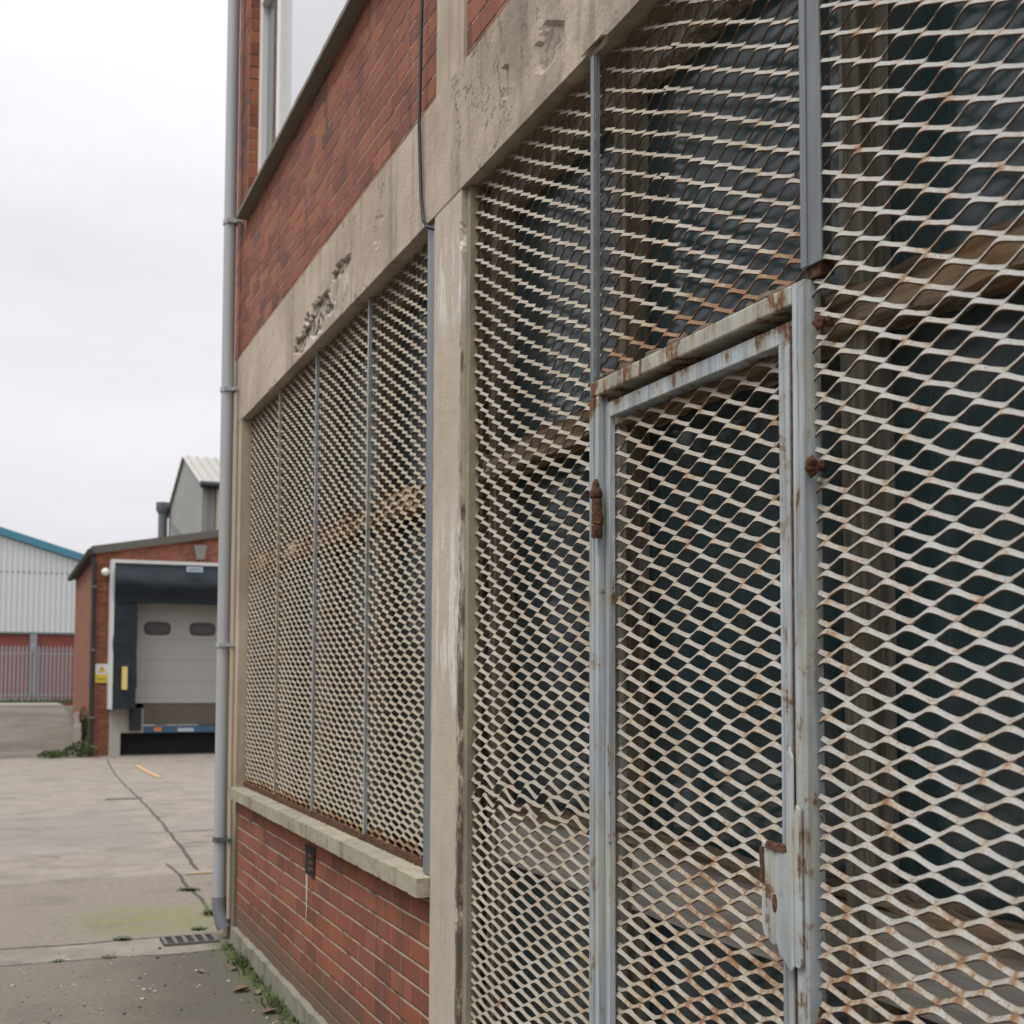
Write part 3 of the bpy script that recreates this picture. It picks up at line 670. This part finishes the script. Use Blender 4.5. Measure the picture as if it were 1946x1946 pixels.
b.build('rusty_hinge', M['rust'], gate)
for (y, z, r, lab) in ((1.815, 1.925, .0135, 'orange rust crusted bolt on the gate post beside the near mesh'), (1.79, 2.172, .011, 'dark rusty bolt at the top corner of the gate post')):
    b = MB(); b.blob((-.026, y, z), r, .6, 130, 0, 28, 18, sx=.8, sz=1.25); b.tube([(-.024, y, z), (.0, y, z)], r * .5, 8); b.blob((-.020, y - .018, z + .002), r * .5, .6, 200, 0, 16, 10)
    tag(b.build('rusty_bolt', M['rust'], None, 0, (-.02, y, z)), lab, 'bolt', 'rusty bolts on the gate post')
# rubbish and rust lying on the gate head, behind the mesh
b = MB()
for k in range(26):
    y = 1.9 + .8 * rnd.random(); b.blob((.02 + .03 * rnd.random(), y, 2.272 + .012 * rnd.random()), .012 + .014 * rnd.random(), .8, 60, 0, 9, 6, 1, 1.5, .7)
tag(b.build('nest_debris', plain('dead_leaf_litter', (.15, .115, .08), .95, .6, 50, 0, .004), None, 0, (.03, 2.3, 2.27)), kind='stuff')

# ------------------------------------------------------------------ downpipe and cable
dp = thing('downpipe', 'tall grey plastic downpipe at the corner of the brick factory', 'drainpipe', (-.07, 7.72, 0))
MB().tube([(-.07, 7.72, .22), (-.07, 7.72, 1.0), (-.07, 7.72, ZT)], .0385, 20).build('pipe', M['pipe'], dp)
MB().tube([(-.07, 7.72, .245), (-.07, 7.72, .20), (-.068, 7.715, .16), (-.055, 7.70, .10), (-.04, 7.69, .06)], [.044, .044, .042, .043, .044], 20).build('shoe', plain('dark_shoe_plastic', (.17, .18, .19), .6), dp)
for i, z in enumerate((.585, 1.745, 3.30, 4.34)):
    b = MB(); b.tube([(-.07, 7.72, z - .014), (-.07, 7.72, z + .014)], .045, 20); b.box(-.10, .012, 7.665, 7.676, z - .012, z + .012); b.box(-.045, -.014, 7.64, 7.69, z - .01, z + .01)
    b.build('bracket', M['pipe_band'] if i == 0 else M['band_pale'], dp)
cab = MB().tube([(-.022, 4.02, ZT), (-.02, 4.04, 5), (-.02, 4.045, 4.2), (-.026, 4.05, 3.75), (-.028, 4.055, 3.45), (-.026, 4.035, 3.2), (-.028, 4.00, 3.10), (-.02, 3.985, 3.075), (0, 3.96, 3.06), (.03, 3.94, 3.065)], .0065, 8)
tag(cab.build('cable', M['cable'], None, 0, (0, 4, 3)), 'loose black cable hanging down the upper brick wall beside the pilaster', 'cable')

# ------------------------------------------------------------------ things on the ground near the wall
M['leafgreen'] = plain('weed_leaf', (.060, .088, .026), .6, .5, 40)
M['moss'] = plain('moss', (.055, .075, .022), .95, .5, 60)
M['deadleaf'] = plain('dry_leaf', (.17, .115, .075), .8, .45, 40)
def weed(x, y, r, n, label, group='small weeds in the concrete joints', h=1.0, z=None):
    rr = random.Random(int((x * 13 + y * 7) * 100)); b = MB(); z = gz(x, y) if z is None else z
    for k in range(n * 2):
        a = rr.uniform(0, 6.28); d = r * rr.random() * .9; px, py_ = x + d * math.cos(a), y + d * math.sin(a)
        ln = r * rr.uniform(.2, .5); hz = ln * rr.uniform(.3, 1.1) * h; a2 = a + rr.uniform(-1, 1); wd = ln * .22
        t = Vector((math.cos(a2), math.sin(a2), 0)); s_ = Vector((-t.y, t.x, 0)) * wd; o = Vector((px, py_, z))
        b.add([o - s_ * .3, o + s_ * .3, o + t * ln * .5 + s_ + Vector((0, 0, hz * .7)), o + t * ln + Vector((0, 0, hz)), o + t * ln * .5 - s_ + Vector((0, 0, hz * .7))], [(0, 1, 2, 3, 4)])
    return tag(b.build('weed', M['leafgreen'], None, 0, (x, y, z)), label, 'weed', group)
weed(-.60, 7.87, .055, 60, 'low green weed on the slab joint farther from the downpipe', h=.6)
weed(-.14, 8.02, .05, 60, 'green weed tuft on the algae patch near the foot of the downpipe', h=.6)
weed(.0, 9.5, .08, 60, 'green weed growing in the crack half hidden left of the downpipe', h=.5)
weed(.05, 8.5, .11, 70, 'green weed beside the downpipe at the end of the crack', h=.6)
weed(-.98, 7.40, .04, 40, 'tiny weed on the near joint at the left side of the yard', h=.6)
weed(-.72, 7.40, .045, 40, 'tiny weed on the near joint in the middle of the yard', h=.5)
b = MB()
for k in range(1500):
    y = 3.95 + 3.55 * (rnd.random() ** .8); n = mnoise.noise(Vector((y * 3.1, 0, 4)))
    if n < .12 and rnd.random() > .2: continue
    x = -.04 - abs(rnd.gauss(0, .035)); a = rnd.uniform(0, 6.28); ln = rnd.uniform(.008, .03); hz = rnd.uniform(.008, .045)
    t = Vector((math.cos(a), math.sin(a), 0)); s_ = Vector((-t.y, t.x, 0)) * ln * .16; o = Vector((x, y, .0))
    b.add([o - s_, o + s_, o + t * ln * .6 + s_ + Vector((0, 0, hz * .8)), o + t * ln + Vector((0, 0, hz)), o + t * ln * .6 - s_ + Vector((0, 0, hz * .8))], [(0, 1, 2, 3, 4)])
tag(b.build('grass', M['leafgreen'], None, 0, (0, 5.5, 0)), kind='stuff')
b = MB()
for k in range(120):
    y = 4 + 3.5 * rnd.random(); b.blob((-.035 - .05 * rnd.random(), y, -.004), .012 + .02 * rnd.random(), .5, 50, 0, 9, 6, 1, 1.6, .7)
tag(b.build('moss', M['moss'], None, 0, (0, 5.5, 0)), kind='stuff')
def dry_leaf(x, y, s, a, label):
    b = MB(); n = 6; vs = []; t = Vector((math.cos(a), math.sin(a), 0)); w_ = Vector((-t.y, t.x, 0))
    for i in range(n + 1):
        u = i / n; wd = math.sin(math.pi * min(1, u * .92 + .06)) * s * .32
        for k in (-1, 0, 1): vs.append(Vector((x, y, .004)) + t * (u - .5) * s + w_ * wd * k + Vector((0, 0, abs(k) * wd * .7 + .3 * s * (u - .4) ** 2)))
    b.add(vs, [(i * 3 + k, i * 3 + k + 1, i * 3 + k + 4, i * 3 + k + 3) for i in range(n) for k in (0, 1)], 0, True)
    return tag(b.build('dry_leaf', M['deadleaf'], None, 0, (x, y, .004)), label, 'leaf', 'dry leaves along the wall')
dry_leaf(-.17, 6.38, .10, .4, 'longest curled dry brown leaf on the ground by the moss')
dry_leaf(-.11, 6.30, .07, 1.5, 'small dark dry leaf between the long leaf and the brick wall')
dry_leaf(-.12, 5.92, .08, .2, 'dry brown leaf at the bottom edge beside the mossy plinth')
dry_leaf(-.13, 6.85, .06, .9, 'small dry leaf by the plinth farther along the wall')
dry_leaf(-.30, 6.86, .05, 2.0, 'dark curled leaf lying out on the damp concrete')
b = MB()
for k in range(190):
    x = rnd.uniform(-1.6, -.06); y = rnd.uniform(5.2, 7.7); s = rnd.choice([.003, .004, .004, .005, .006, .009]); b.blob((x, y, .002), s, .5, 90, rnd.choice([0, 0, 1, 2]), 7, 5, 1.3, 1, .6)
tag(b.build('gravel', [plain('pale_grit', (.42, .40, .36), .9), plain('dark_grit', (.06, .05, .04), .9), plain('tan_grit', (.27, .23, .18), .9)], None, 0, (-.8, 6.5, 0)), kind='stuff')
# gully with a grille at the foot of the pipe
b = MB(); b.box(-.40, -.09, 7.60, 7.80, -.002, .006); gu = tag(b.build('drain_gully', M['dark_hole'], None, 0, (-.24, 7.70, 0)), 'dark slotted drain gully at the foot of the downpipe', 'drain')
b = MB()
for k in range(6): b.box(-.395 + k * .058, -.375 + k * .058, 7.60, 7.80, .006, .014)
b.box(-.40, -.09, 7.795, 7.81, -.002, .014); b.box(-.40, -.09, 7.59, 7.60, -.002, .014)
b.build('grille', plain('gully_iron', (.13, .115, .10), .8), gu)
z0 = gz(.4, 19.3) 
b = MB(); b.box(.14, .66, 18.6, 19.2, z0 - .02, z0 + .012); g_ = tag(b.build('drain_cover', plain('iron_cover', (.03, .028, .024), .7), None, 0, (.4, 18.9, z0)), 'dark iron drain cover out in the middle of the yard', 'drain')
b = MB()
for k in range(8): b.box(.16 + k * .06, .18 + k * .06, 18.65, 19.15, z0 + .012, z0 + .018)
b.build('cover_rib', plain('iron_rib', (.05, .047, .04), .6), g_)

# ------------------------------------------------------------------ loading dock
YD = 35.6
dock = thing('loading_dock_building', 'low brick loading dock with navy door shelter and sloping roof edge', 'building', (6, 38, -.6))
def roofz(x): return 4.83 + (x - .97) * .178
b = MB()
b.prism([(1.03, -.7), (1.45, -.7), (1.45, 4.6), (1.45, roofz(1.45)), (1.03, roofz(1.03))], YD, YD + .3, 'y')
b.prism([(1.45, 4.62), (5.85, 4.62), (5.85, roofz(5.85)), (1.45, roofz(1.45))], YD, YD + .3, 'y')
b.prism([(5.85, -.7), (10, -.7), (10, roofz(10)), (5.85, roofz(5.85))], YD, YD + .3, 'y')
b.build('brick_wall', M['brick_dock'], dock)
def sidez(y): return 4.83
b = MB(); b.box(1.03, 1.3, YD + .3, 45.5, -.7, 4.8); b.build('side_wall', M['brick_dock'], dock)
b = MB(); b.prism([(.90, roofz(.9) - .01), (10.1, roofz(10.1) - .01), (10.1, roofz(10.1) + .20), (.90, roofz(.9) + .20)], YD - .12, 45.8, 'y'); rf = b.build('roof', plain('felt_roof', (.10, .095, .082), .9, .3, 3), dock)
b = MB(); b.tube([(.86, YD - .15, 4.86), (.86, 45.8, 4.86)], .09, 10); b.build('gutter', plain('black_gutter', (.02, .022, .022), .6), rf)
M['navy'] = plain('navy_curtain', (.011, .018, .024), .9, .35, 3)
M['white_alu'] = plain('white_aluminium', (.55, .55, .54), .5)
sh = MB()
sh.box(1.38, 1.47, YD - .62, YD, .66, 4.55); sh.box(5.75, 5.84, YD - .62, YD, .66, 4.55); sh.box(1.38, 5.84, YD - .62, YD, 4.55, 4.64)
shelter = sh.build('dock_shelter', M['white_alu'], dock)
b = MB()
nxx, nzz = 30, 14
def head(x, z):
    t = (4.55 - z) / 1.05; return YD - .60 - .22 * math.sin(math.pi * t) ** 2 * (1 + .35 * mnoise.noise(Vector((x * 2.2, z * 2.5, 0)))) - .06 * t
vs = [(1.47 + 4.28 * i / nxx, head(1.47 + 4.28 * i / nxx, 4.55 - 1.05 * j / nzz), 4.55 - 1.05 * j / nzz - (.04 * mnoise.noise(Vector((i * .5, 3, 0))) if j == nzz else 0)) for j in range(nzz + 1) for i in range(nxx + 1)]
b.add(vs, [(j * (nxx + 1) + i, j * (nxx + 1) + i + 1, (j + 1) * (nxx + 1) + i + 1, (j + 1) * (nxx + 1) + i) for j in range(nzz) for i in range(nxx)], 0, True)
b.box(1.48, 5.74, YD - .5, YD - .02, 3.52, 4.53)
b.build('head_curtain', M['navy'], shelter)
for (x0, x1) in ((1.47, 2.08), (5.15, 5.75)):
    MB().rbox(x0, x1, YD - .62, YD - .05, .68, 3.6, .2, .03, 2).build('side_curtain', M['navy'], shelter)
MB().box(1.70, 1.84, YD - .68, YD - .60, 1.18, 1.79).build('yellow_guide_strip', plain('yellow_strip', (.62, .47, .16), .6), shelter)
lb = MB().box(3.30, 3.72, YD - .90, YD - .84, 4.35, 4.49).build('maker_label', plain('pale_label', (.38, .45, .50), .6), shelter)
b = MB()
for k in range(7): b.box(3.35 + k * .048, 3.375 + k * .048, YD - .91, YD - .899, 4.40, 4.45)
b.build('label_lettering', plain('label_grey', (.09, .14, .18), .6), lb)
dr = MB()
for k, (z0_, z1_) in enumerate(((.80, 1.385), (1.395, 1.985), (1.995, 2.535), (2.545, 3.09), (3.10, 3.7))): dr.box(2.06, 5.17, YD + .05, YD + .1, z0_, z1_)
dr.box(2.06, 5.17, YD + .06, YD + .1, .8, 3.7)
door = dr.build('dock_door', plain('grey_dock_door', (.33, .322, .30), .6, .08, 2), dock, .004)
for xc in (2.67, 3.88):
    b = MB(); po = lambda sx, sz, d0, d1: b.prism([(xc + math.copysign(abs(math.cos(t)) ** .45, math.cos(t)) * sx, 2.84 + math.copysign(abs(math.sin(t)) ** .6, math.sin(t)) * sz) for t in np.linspace(0, 2 * math.pi, 29)[:-1]], d0, d1, 'y')
    po(.35, .18, YD + .03, YD + .05); wn_ = b.build('door_window', plain('door_window_rubber', (.03, .032, .032), .6), door)
    b = MB(); po(.30, .135, YD + .022, YD + .03); b.build('pane', plain('door_window_glass', (.085, .09, .085), .15), wn_)
b = MB(); b.box(1.45, 2.33, YD - .1, YD + .3, 0.01, .66); b.box(1.45, 1.74, YD - .1, YD + .3, -.7, .01); b.build('concrete_plinth', plain('dock_concrete', (.34, .32, .29), .9, .2, 3), dock)
MB().box(5.0, 5.85, YD - .1, YD + .3, -.7, .66).build('concrete_plinth', plain('dock_concrete_far', (.34, .32, .29), .9, .2, 3), dock)
for x0 in (1.96, 5.0): MB().box(x0, x0 + .31, YD - .24, YD - .1, .08, .66).build('rubber_bumper', plain('bumper_rubber', (.018, .02, .021), .8), dock, .02)
b = MB(); b.box(2.33, 5.0, YD + .02, YD + .25, .22, .78); b.build('bumper_board', plain('brown_board', (.10, .085, .07), .9, .3), dock)
lv = MB().box(2.33, 5.0, YD - .02, YD + .4, .0, .175).build('dock_leveller', plain('blue_leveller', (.035, .085, .15), .6, .2), dock, .01)
b = MB(); b.box(2.62, 2.82, YD - .035, YD - .018, .04, .15); b.build('orange_reflector', plain('orange_reflector', (.55, .19, .06), .6), lv)
b = MB(); b.box(3.25, 3.68, YD - .035, YD - .018, .03, .12); b.build('pale_plate', plain('pale_plate', (.42, .45, .47), .6), lv)
MB().box(1.74, 5.0, YD + .35, YD + .6, -.8, .0).build('pit', M['dark_hole'], dock)
MB().box(2.0, 5.2, YD + .4, YD + .5, .6, 3.8).build('door_reveal', M['dark_hole'], dock)
b = MB(); b.prism([(3.58, 5.15), (3.93, 5.15), (3.86, 4.76), (3.66, 4.76)], YD - .22, YD, 'y')
tag(b.build('wall_light', plain('grey_light_housing', (.17, .165, .15), .7), None, .01, (3.75, YD, 4.95)), 'grey tapered box light on the brick above the dock door', 'wall light')
b = MB(); b.blob((1.27, YD - .1, 4.33), .11, .02, 1); b.box(1.24, 1.30, YD - .1, YD, 4.3, 4.36)
tag(b.build('wall_lamp', plain('white_globe', (.75, .75, .72), .4), None, 0, (1.27, YD, 4.33)), 'small round white lamp on the brick pier beside the dock', 'wall lamp')
sg = tag(MB().box(1.07, 1.40, YD - .03, YD, 1.36, 1.86).build('warning_sign', plain('sign_white', (.66, .67, .66), .5), None, 0, (1.24, YD, 1.6)), 'white and yellow warning sign on the brick pier of the dock', 'sign')
b = MB(); b.box(1.07, 1.40, YD - .034, YD - .030, 1.36, 1.58); b.build('yellow_band', plain('sign_yellow', (.60, .47, .04), .5), sg)
b = MB(); b.prism([(1.235 + .13 * math.cos(a), 1.70 + .13 * math.sin(a)) for a in (R(90), R(210), R(330))], YD - .036, YD - .030, 'y'); b.build('yellow_triangle', plain('sign_triangle', (.55, .44, .10), .5), sg)
b = MB(); b.box(1.226, 1.244, YD - .039, YD - .036, 1.69, 1.77); b.box(1.226, 1.244, YD - .039, YD - .036, 1.655, 1.675); b.build('exclamation_mark', plain('sign_mark', (.06, .055, .03), .6), sg)
b = MB()
for k in range(5): b.box(1.12 + k * .048, 1.15 + k * .048, YD - .037, YD - .034, 1.44, 1.475)
b.build('sign_text', plain('sign_black', (.06, .055, .03), .6), sg)
b = MB(); b.tube([(.93, YD - .1, 4.75), (.98, YD - .06, 4.5), (.98, YD - .06, 4.0), (.98, YD - .06, -.6)], .06, 10)
dpipe = tag(b.build('dock_downpipe', plain('black_pipe', (.022, .024, .024), .6), None, 0, (.98, YD, -.6)), 'black downpipe at the corner of the brick loading dock', 'drainpipe')
for z in (.4, 2.2, 3.9): MB().box(.90, 1.06, YD - .13, YD, z, z + .06).build('bracket', M['pipe_band'], dpipe)

# weeds and a post by the dock corner
def shrub(x, y, z, rx, rz, n, label, seed, leaf=.07):
    rr = random.Random(seed); b = MB(); st = MB()
    for k in range(n):
        u = Vector((rr.gauss(0, 1), rr.gauss(0, 1), rr.gauss(0, 1))).normalized() * rr.random() ** .4
        o = Vector((x + u.x * rx, y + u.y * rx, z + max(.02, (u.z * .5 + .5) * rz * (1 - .4 * u.x * u.x))))
        a = Vector((rr.uniform(-1, 1), rr.uniform(-1, 1), rr.uniform(-.4, 1))).normalized(); s_ = a.cross(Vector((rr.random(), rr.random(), .3))).normalized(); l = leaf * rr.uniform(.6, 1.3)
        b.add([o, o + a * l * .5 + s_ * l * .3, o + a * l, o + a * l * .5 - s_ * l * .3], [(0, 1, 2, 3)], rr.choice([0, 0, 1]))
    for k in range(7): st.tube([(x, y, z - .02), (x + rr.uniform(-.6, .6) * rx, y + rr.uniform(-.5, .5) * rx, z + rz * .75)], .012, 5)
    t = thing('leafy_weed', label, 'plant', (x, y, z), 'leafy weeds by the loading dock')
    b.build('foliage', [M['leafgreen'], M['moss']], t); st.build('stem', M['moss'], t)
shrub(.72, 35.35, gz(.72, 35.35), .45, .42, 700, 'low green weed at the foot of the black dock downpipe', 5)
shrub(.05, 35.2, gz(.05, 35.2), .42, .18, 500, 'flat green weed on the edge of the ramp', 6)
shrub(.92, 37.6, gz(.8, 37.6) + .05, .22, 1.25, 700, 'tall green weed against the side wall of the dock', 7)
b = MB(); b.rbox(.70, .82, 36.9, 37.05, gz(.76, 37) - .1, gz(.76, 37) + .85, .1, .015); b.rbox(.66, .80, 37.5, 37.65, gz(.72, 37.6) , gz(.72, 37.6) + 1.1, .1, .015)
tag(b.build('kerb_stone', plain('pale_stone', (.44, .42, .38), .9), None, 0, (.76, 37, gz(.76, 37))), 'pale broken kerb stones beside the dock side wall', 'kerb stone')

# ------------------------------------------------------------------ palisade fence
YF = 56.5; zf = gz(0, YF)
fn = thing('palisade_fence', 'grey steel palisade fence in front of the blue trimmed warehouse', 'fence', (0, YF, zf))
M['galv'] = plain('galvanised_pale', (.26, .265, .285), .6, .1, 2)
b = MB()
x = -6.0
while x < 4.6:
    b.prism([(x, zf + .06), (x + .085, zf + .06), (x + .085, zf + 2.26), (x + .042, zf + 2.42), (x, zf + 2.26)], YF - .02, YF, 'y'); x += .158
b.build('pale_panel', M['galv'], fn)
b = MB(); b.box(-6, 4.6, YF, YF + .05, zf + .30, zf + .36); b.box(-6, 4.6, YF, YF + .05, zf + 2.02, zf + 2.08); b.build('rail', M['galv'], fn)
for xp in (-5.6, -2.85, -.02, 2.75):
    MB().box(xp - .09, xp + .09, YF + .05, YF + .2, zf - .1, zf + 2.5).build('post', M['steel'], fn)
b = MB()
for k in range(1500):
    x = rnd.uniform(-6, 2.5); o = Vector((x, YF - .35 + rnd.uniform(0, .7), zf - .02)); h_ = rnd.uniform(.05, .28); a = rnd.uniform(-.1, .1)
    b.add([o - Vector((.02, 0, 0)), o + Vector((.02, 0, 0)), o + Vector((a, 0, h_))], [(0, 1, 2)])
tag(b.build('grass', M['leafgreen'], None, 0, (0, YF, zf)), kind='stuff')

# ------------------------------------------------------------------ warehouse with teal verge
YW = 68; zw = .38
wh = thing('warehouse', 'pale ribbed metal warehouse with blue roof edge above a red brick base', 'building', (-3, YW + 6, zw))
def vz(x): return 8.73 + (-1.45 - x) * .305 if x > -13 else 8.73 + 11.55 * .305 - (-13 - x) * .305
def ribs(x0, x1, top, bot, y, step=.26, dep=.05):
    b = MB(); x = x0
    while x < x1 - .01:
        xe = min(x + step, x1); a, c, d, e_ = x, x + (xe - x) * .45, x + (xe - x) * .55, x + (xe - x) * .95
        ps = [(a, y), (c, y), (d, y - dep), (e_, y - dep), (xe, y)]
        for p, q in zip(ps[:-1], ps[1:]):
            b.add([(p[0], p[1], bot), (q[0], q[1], bot), (q[0], q[1], top(q[0])), (p[0], p[1], top(p[0]))], [(0, 1, 2, 3)])
        x = xe
    return b
ribs(-24, 3.2, lambda x: vz(x) - .2, 3.69, YW).build('cladding', plain('pale_grey_cladding', (.58, .60, .60), .6, .06, .7), wh)
b = MB(); b.box(-24, 3.2, YW + .02, YW + .3, .0, 3.68); b.build('brick_base', plain('red_painted_base', (.20, .058, .048), .85, .2, 2), wh)
b = MB(); b.box(-24, 3.2, YW - .08, YW + .02, 3.6, 3.70); b.box(-24, 3.2, YW - .03, YW + .02, 6.7, 6.74); b.build('drip_flashing', plain('grey_flashing', (.10, .13, .13), .6), wh)
for xp in (.08, -5.2, -10.5): MB().box(xp, xp + .34, YW - .12, YW + .02, .2, 3.6).build('column', plain('grey_column', (.22, .235, .235), .7), wh)
b = MB()
b.prism([(3.4, vz(3.4) - .16), (3.4, vz(3.4) + .22), (-13, vz(-13) + .22), (-24, vz(-24) + .22), (-24, vz(-24) - .16), (-13, vz(-13) - .16)], YW - .22, YW + .05, 'y')
b.build('blue_verge', plain('teal_trim', (.055, .20, .275), .55, .1, 1), wh)
b = MB(); b.prism([(3.3, vz(3.3) - .1), (3.3, vz(3.3) + .12), (-13, vz(-13) + .12), (-24, vz(-24) + .12), (-24, vz(-24) - .1), (-13, vz(-13) - .1)], YW + .05, YW + 30, 'y'); b.build('roof', plain('warehouse_roof', (.3, .3, .3), .7), wh)
MB().tube([(2.42, YW - .1, .4), (2.42, YW - .1, vz(2.42) - .2)], .09, 8).build('rainwater_pipe', M['white_alu'], wh)

# ------------------------------------------------------------------ tall grey shed behind the dock
XS = 5.45
sd_ = thing('grey_shed', 'tall grey corrugated shed with pitched roof rising behind the dock', 'building', (9, 52, -.6))
ap = (52.0, 10.38); nr_ = (46.9, 8.60); fr_ = (57.1, 8.60)
b = MB()
b.prism([(nr_[0], -.6), (nr_[0], nr_[1]), ap, fr_, (fr_[0], -.6)], XS, XS + .2, 'x')
b.build('gable_wall', plain('grey_sheet_wall', (.25, .255, .235), .8, .3, .9), sd_)
b = MB(); x = XS
while x < 16:
    b.box(x, x + .14, nr_[0] - .03, nr_[0] + .1, -.6, nr_[1] - .1); b.box(x + .14, x + .3, nr_[0] + .02, nr_[0] + .1, -.6, nr_[1] - .1); x += .3
b.build('front_wall', plain('grey_front_sheet', (.22, .225, .215), .8, .2, 1.5), sd_)
def slope(a, c, x0, x1, n):
    b = MB(); vs = []; w_ = (x1 - x0) / n
    for i in range(n + 1):
        for dz, off in ((0, 0), (0, .5), (.07, .6), (.07, .9)):
            xx_ = x0 + (i + off) * w_
            vs += [(xx_, a[0], a[1] + dz), (xx_, c[0], c[1] + dz)]
    b.add(vs, [(2 * i, 2 * i + 2, 2 * i + 3, 2 * i + 1) for i in range(len(vs) // 2 - 1)]); return b
rf = slope((nr_[0] - .25, nr_[1] - .08), (ap[0], ap[1] + .03), XS - .12, 16, 30).build('roof', plain('pale_corrugated_roof', (.33, .325, .30), .8, .25, 1.2), sd_)
slope((fr_[0] + .25, fr_[1] - .08), (ap[0], ap[1] + .03), XS - .12, 16, 30).build('roof', plain('pale_corrugated_roof_back', (.33, .325, .30), .8, .25, 1.2), sd_)
MB().tube([(XS - .15, nr_[0] - .3, nr_[1] - .08), (16, nr_[0] - .3, nr_[1] - .08)], .13, 10).build('gutter', M['cable'], sd_)
MB().tube([(XS + .55, nr_[0] - .2, nr_[1] - .1), (XS + .55, nr_[0] - .15, 0)], .09, 10).build('rainwater_pipe', M['tan'], sd_)
b = MB(); b.tube([(XS - .06, 55.5, 8.0), (XS - .06, 48.6, 6.3), (XS - .06, 47.6, 6.0)], .05, 6); b.build('brace', M['pipe_band'], sd_)
vd = MB(); vd.tube([(5.15, 56.6, 5.5), (5.15, 56.6, 8.6)], .20, 12); vd.tube([(5.15, 56.6, 8.6), (5.15, 56.6, 8.75), (5.15, 56.6, 9.1)], [.2, .3, .3], 12); vd.box(5.0, 5.3, 56.4, 56.8, -.6, 5.5)
tag(vd.build('vent_stack', plain('vent_grey', (.11, .125, .125), .7), None, 0, (5.15, 56.6, -.6)), 'dark grey vent pipe with wide top beside the tall shed gable', 'vent')

# ------------------------------------------------------------------ brick works added across the yard, out of view, giving the glass a dark reflection
op = thing('added_reflected_works', 'long brown brick works added unseen across the yard for the dark glass to reflect', 'building', (-18, 10, 0))
MB().box(-24, -18, -14, 44, -.8, 8.6).build('wall', m_brick('opposite_brick', [(.06, .035, .028), (.10, .05, .038), (.13, .06, .045)], (.12, .09, .07)), op)
MB().box(-24.3, -17.7, -14.3, 44.3, 8.6, 9.0).build('roof', plain('opposite_roof', (.05, .05, .05), .8), op)
for k in range(9):
    w_ = MB().box(-18.0, -17.96, -12 + k * 6.2, -8.4 + k * 6.2, 1.4, 4.2).build('window', plain('opposite_frame', (.2, .2, .2), .6), op)
    MB().box(-17.96, -17.94, -11.9 + k * 6.2, -8.5 + k * 6.2, 1.5, 4.1).build('pane', M['glass'], w_)
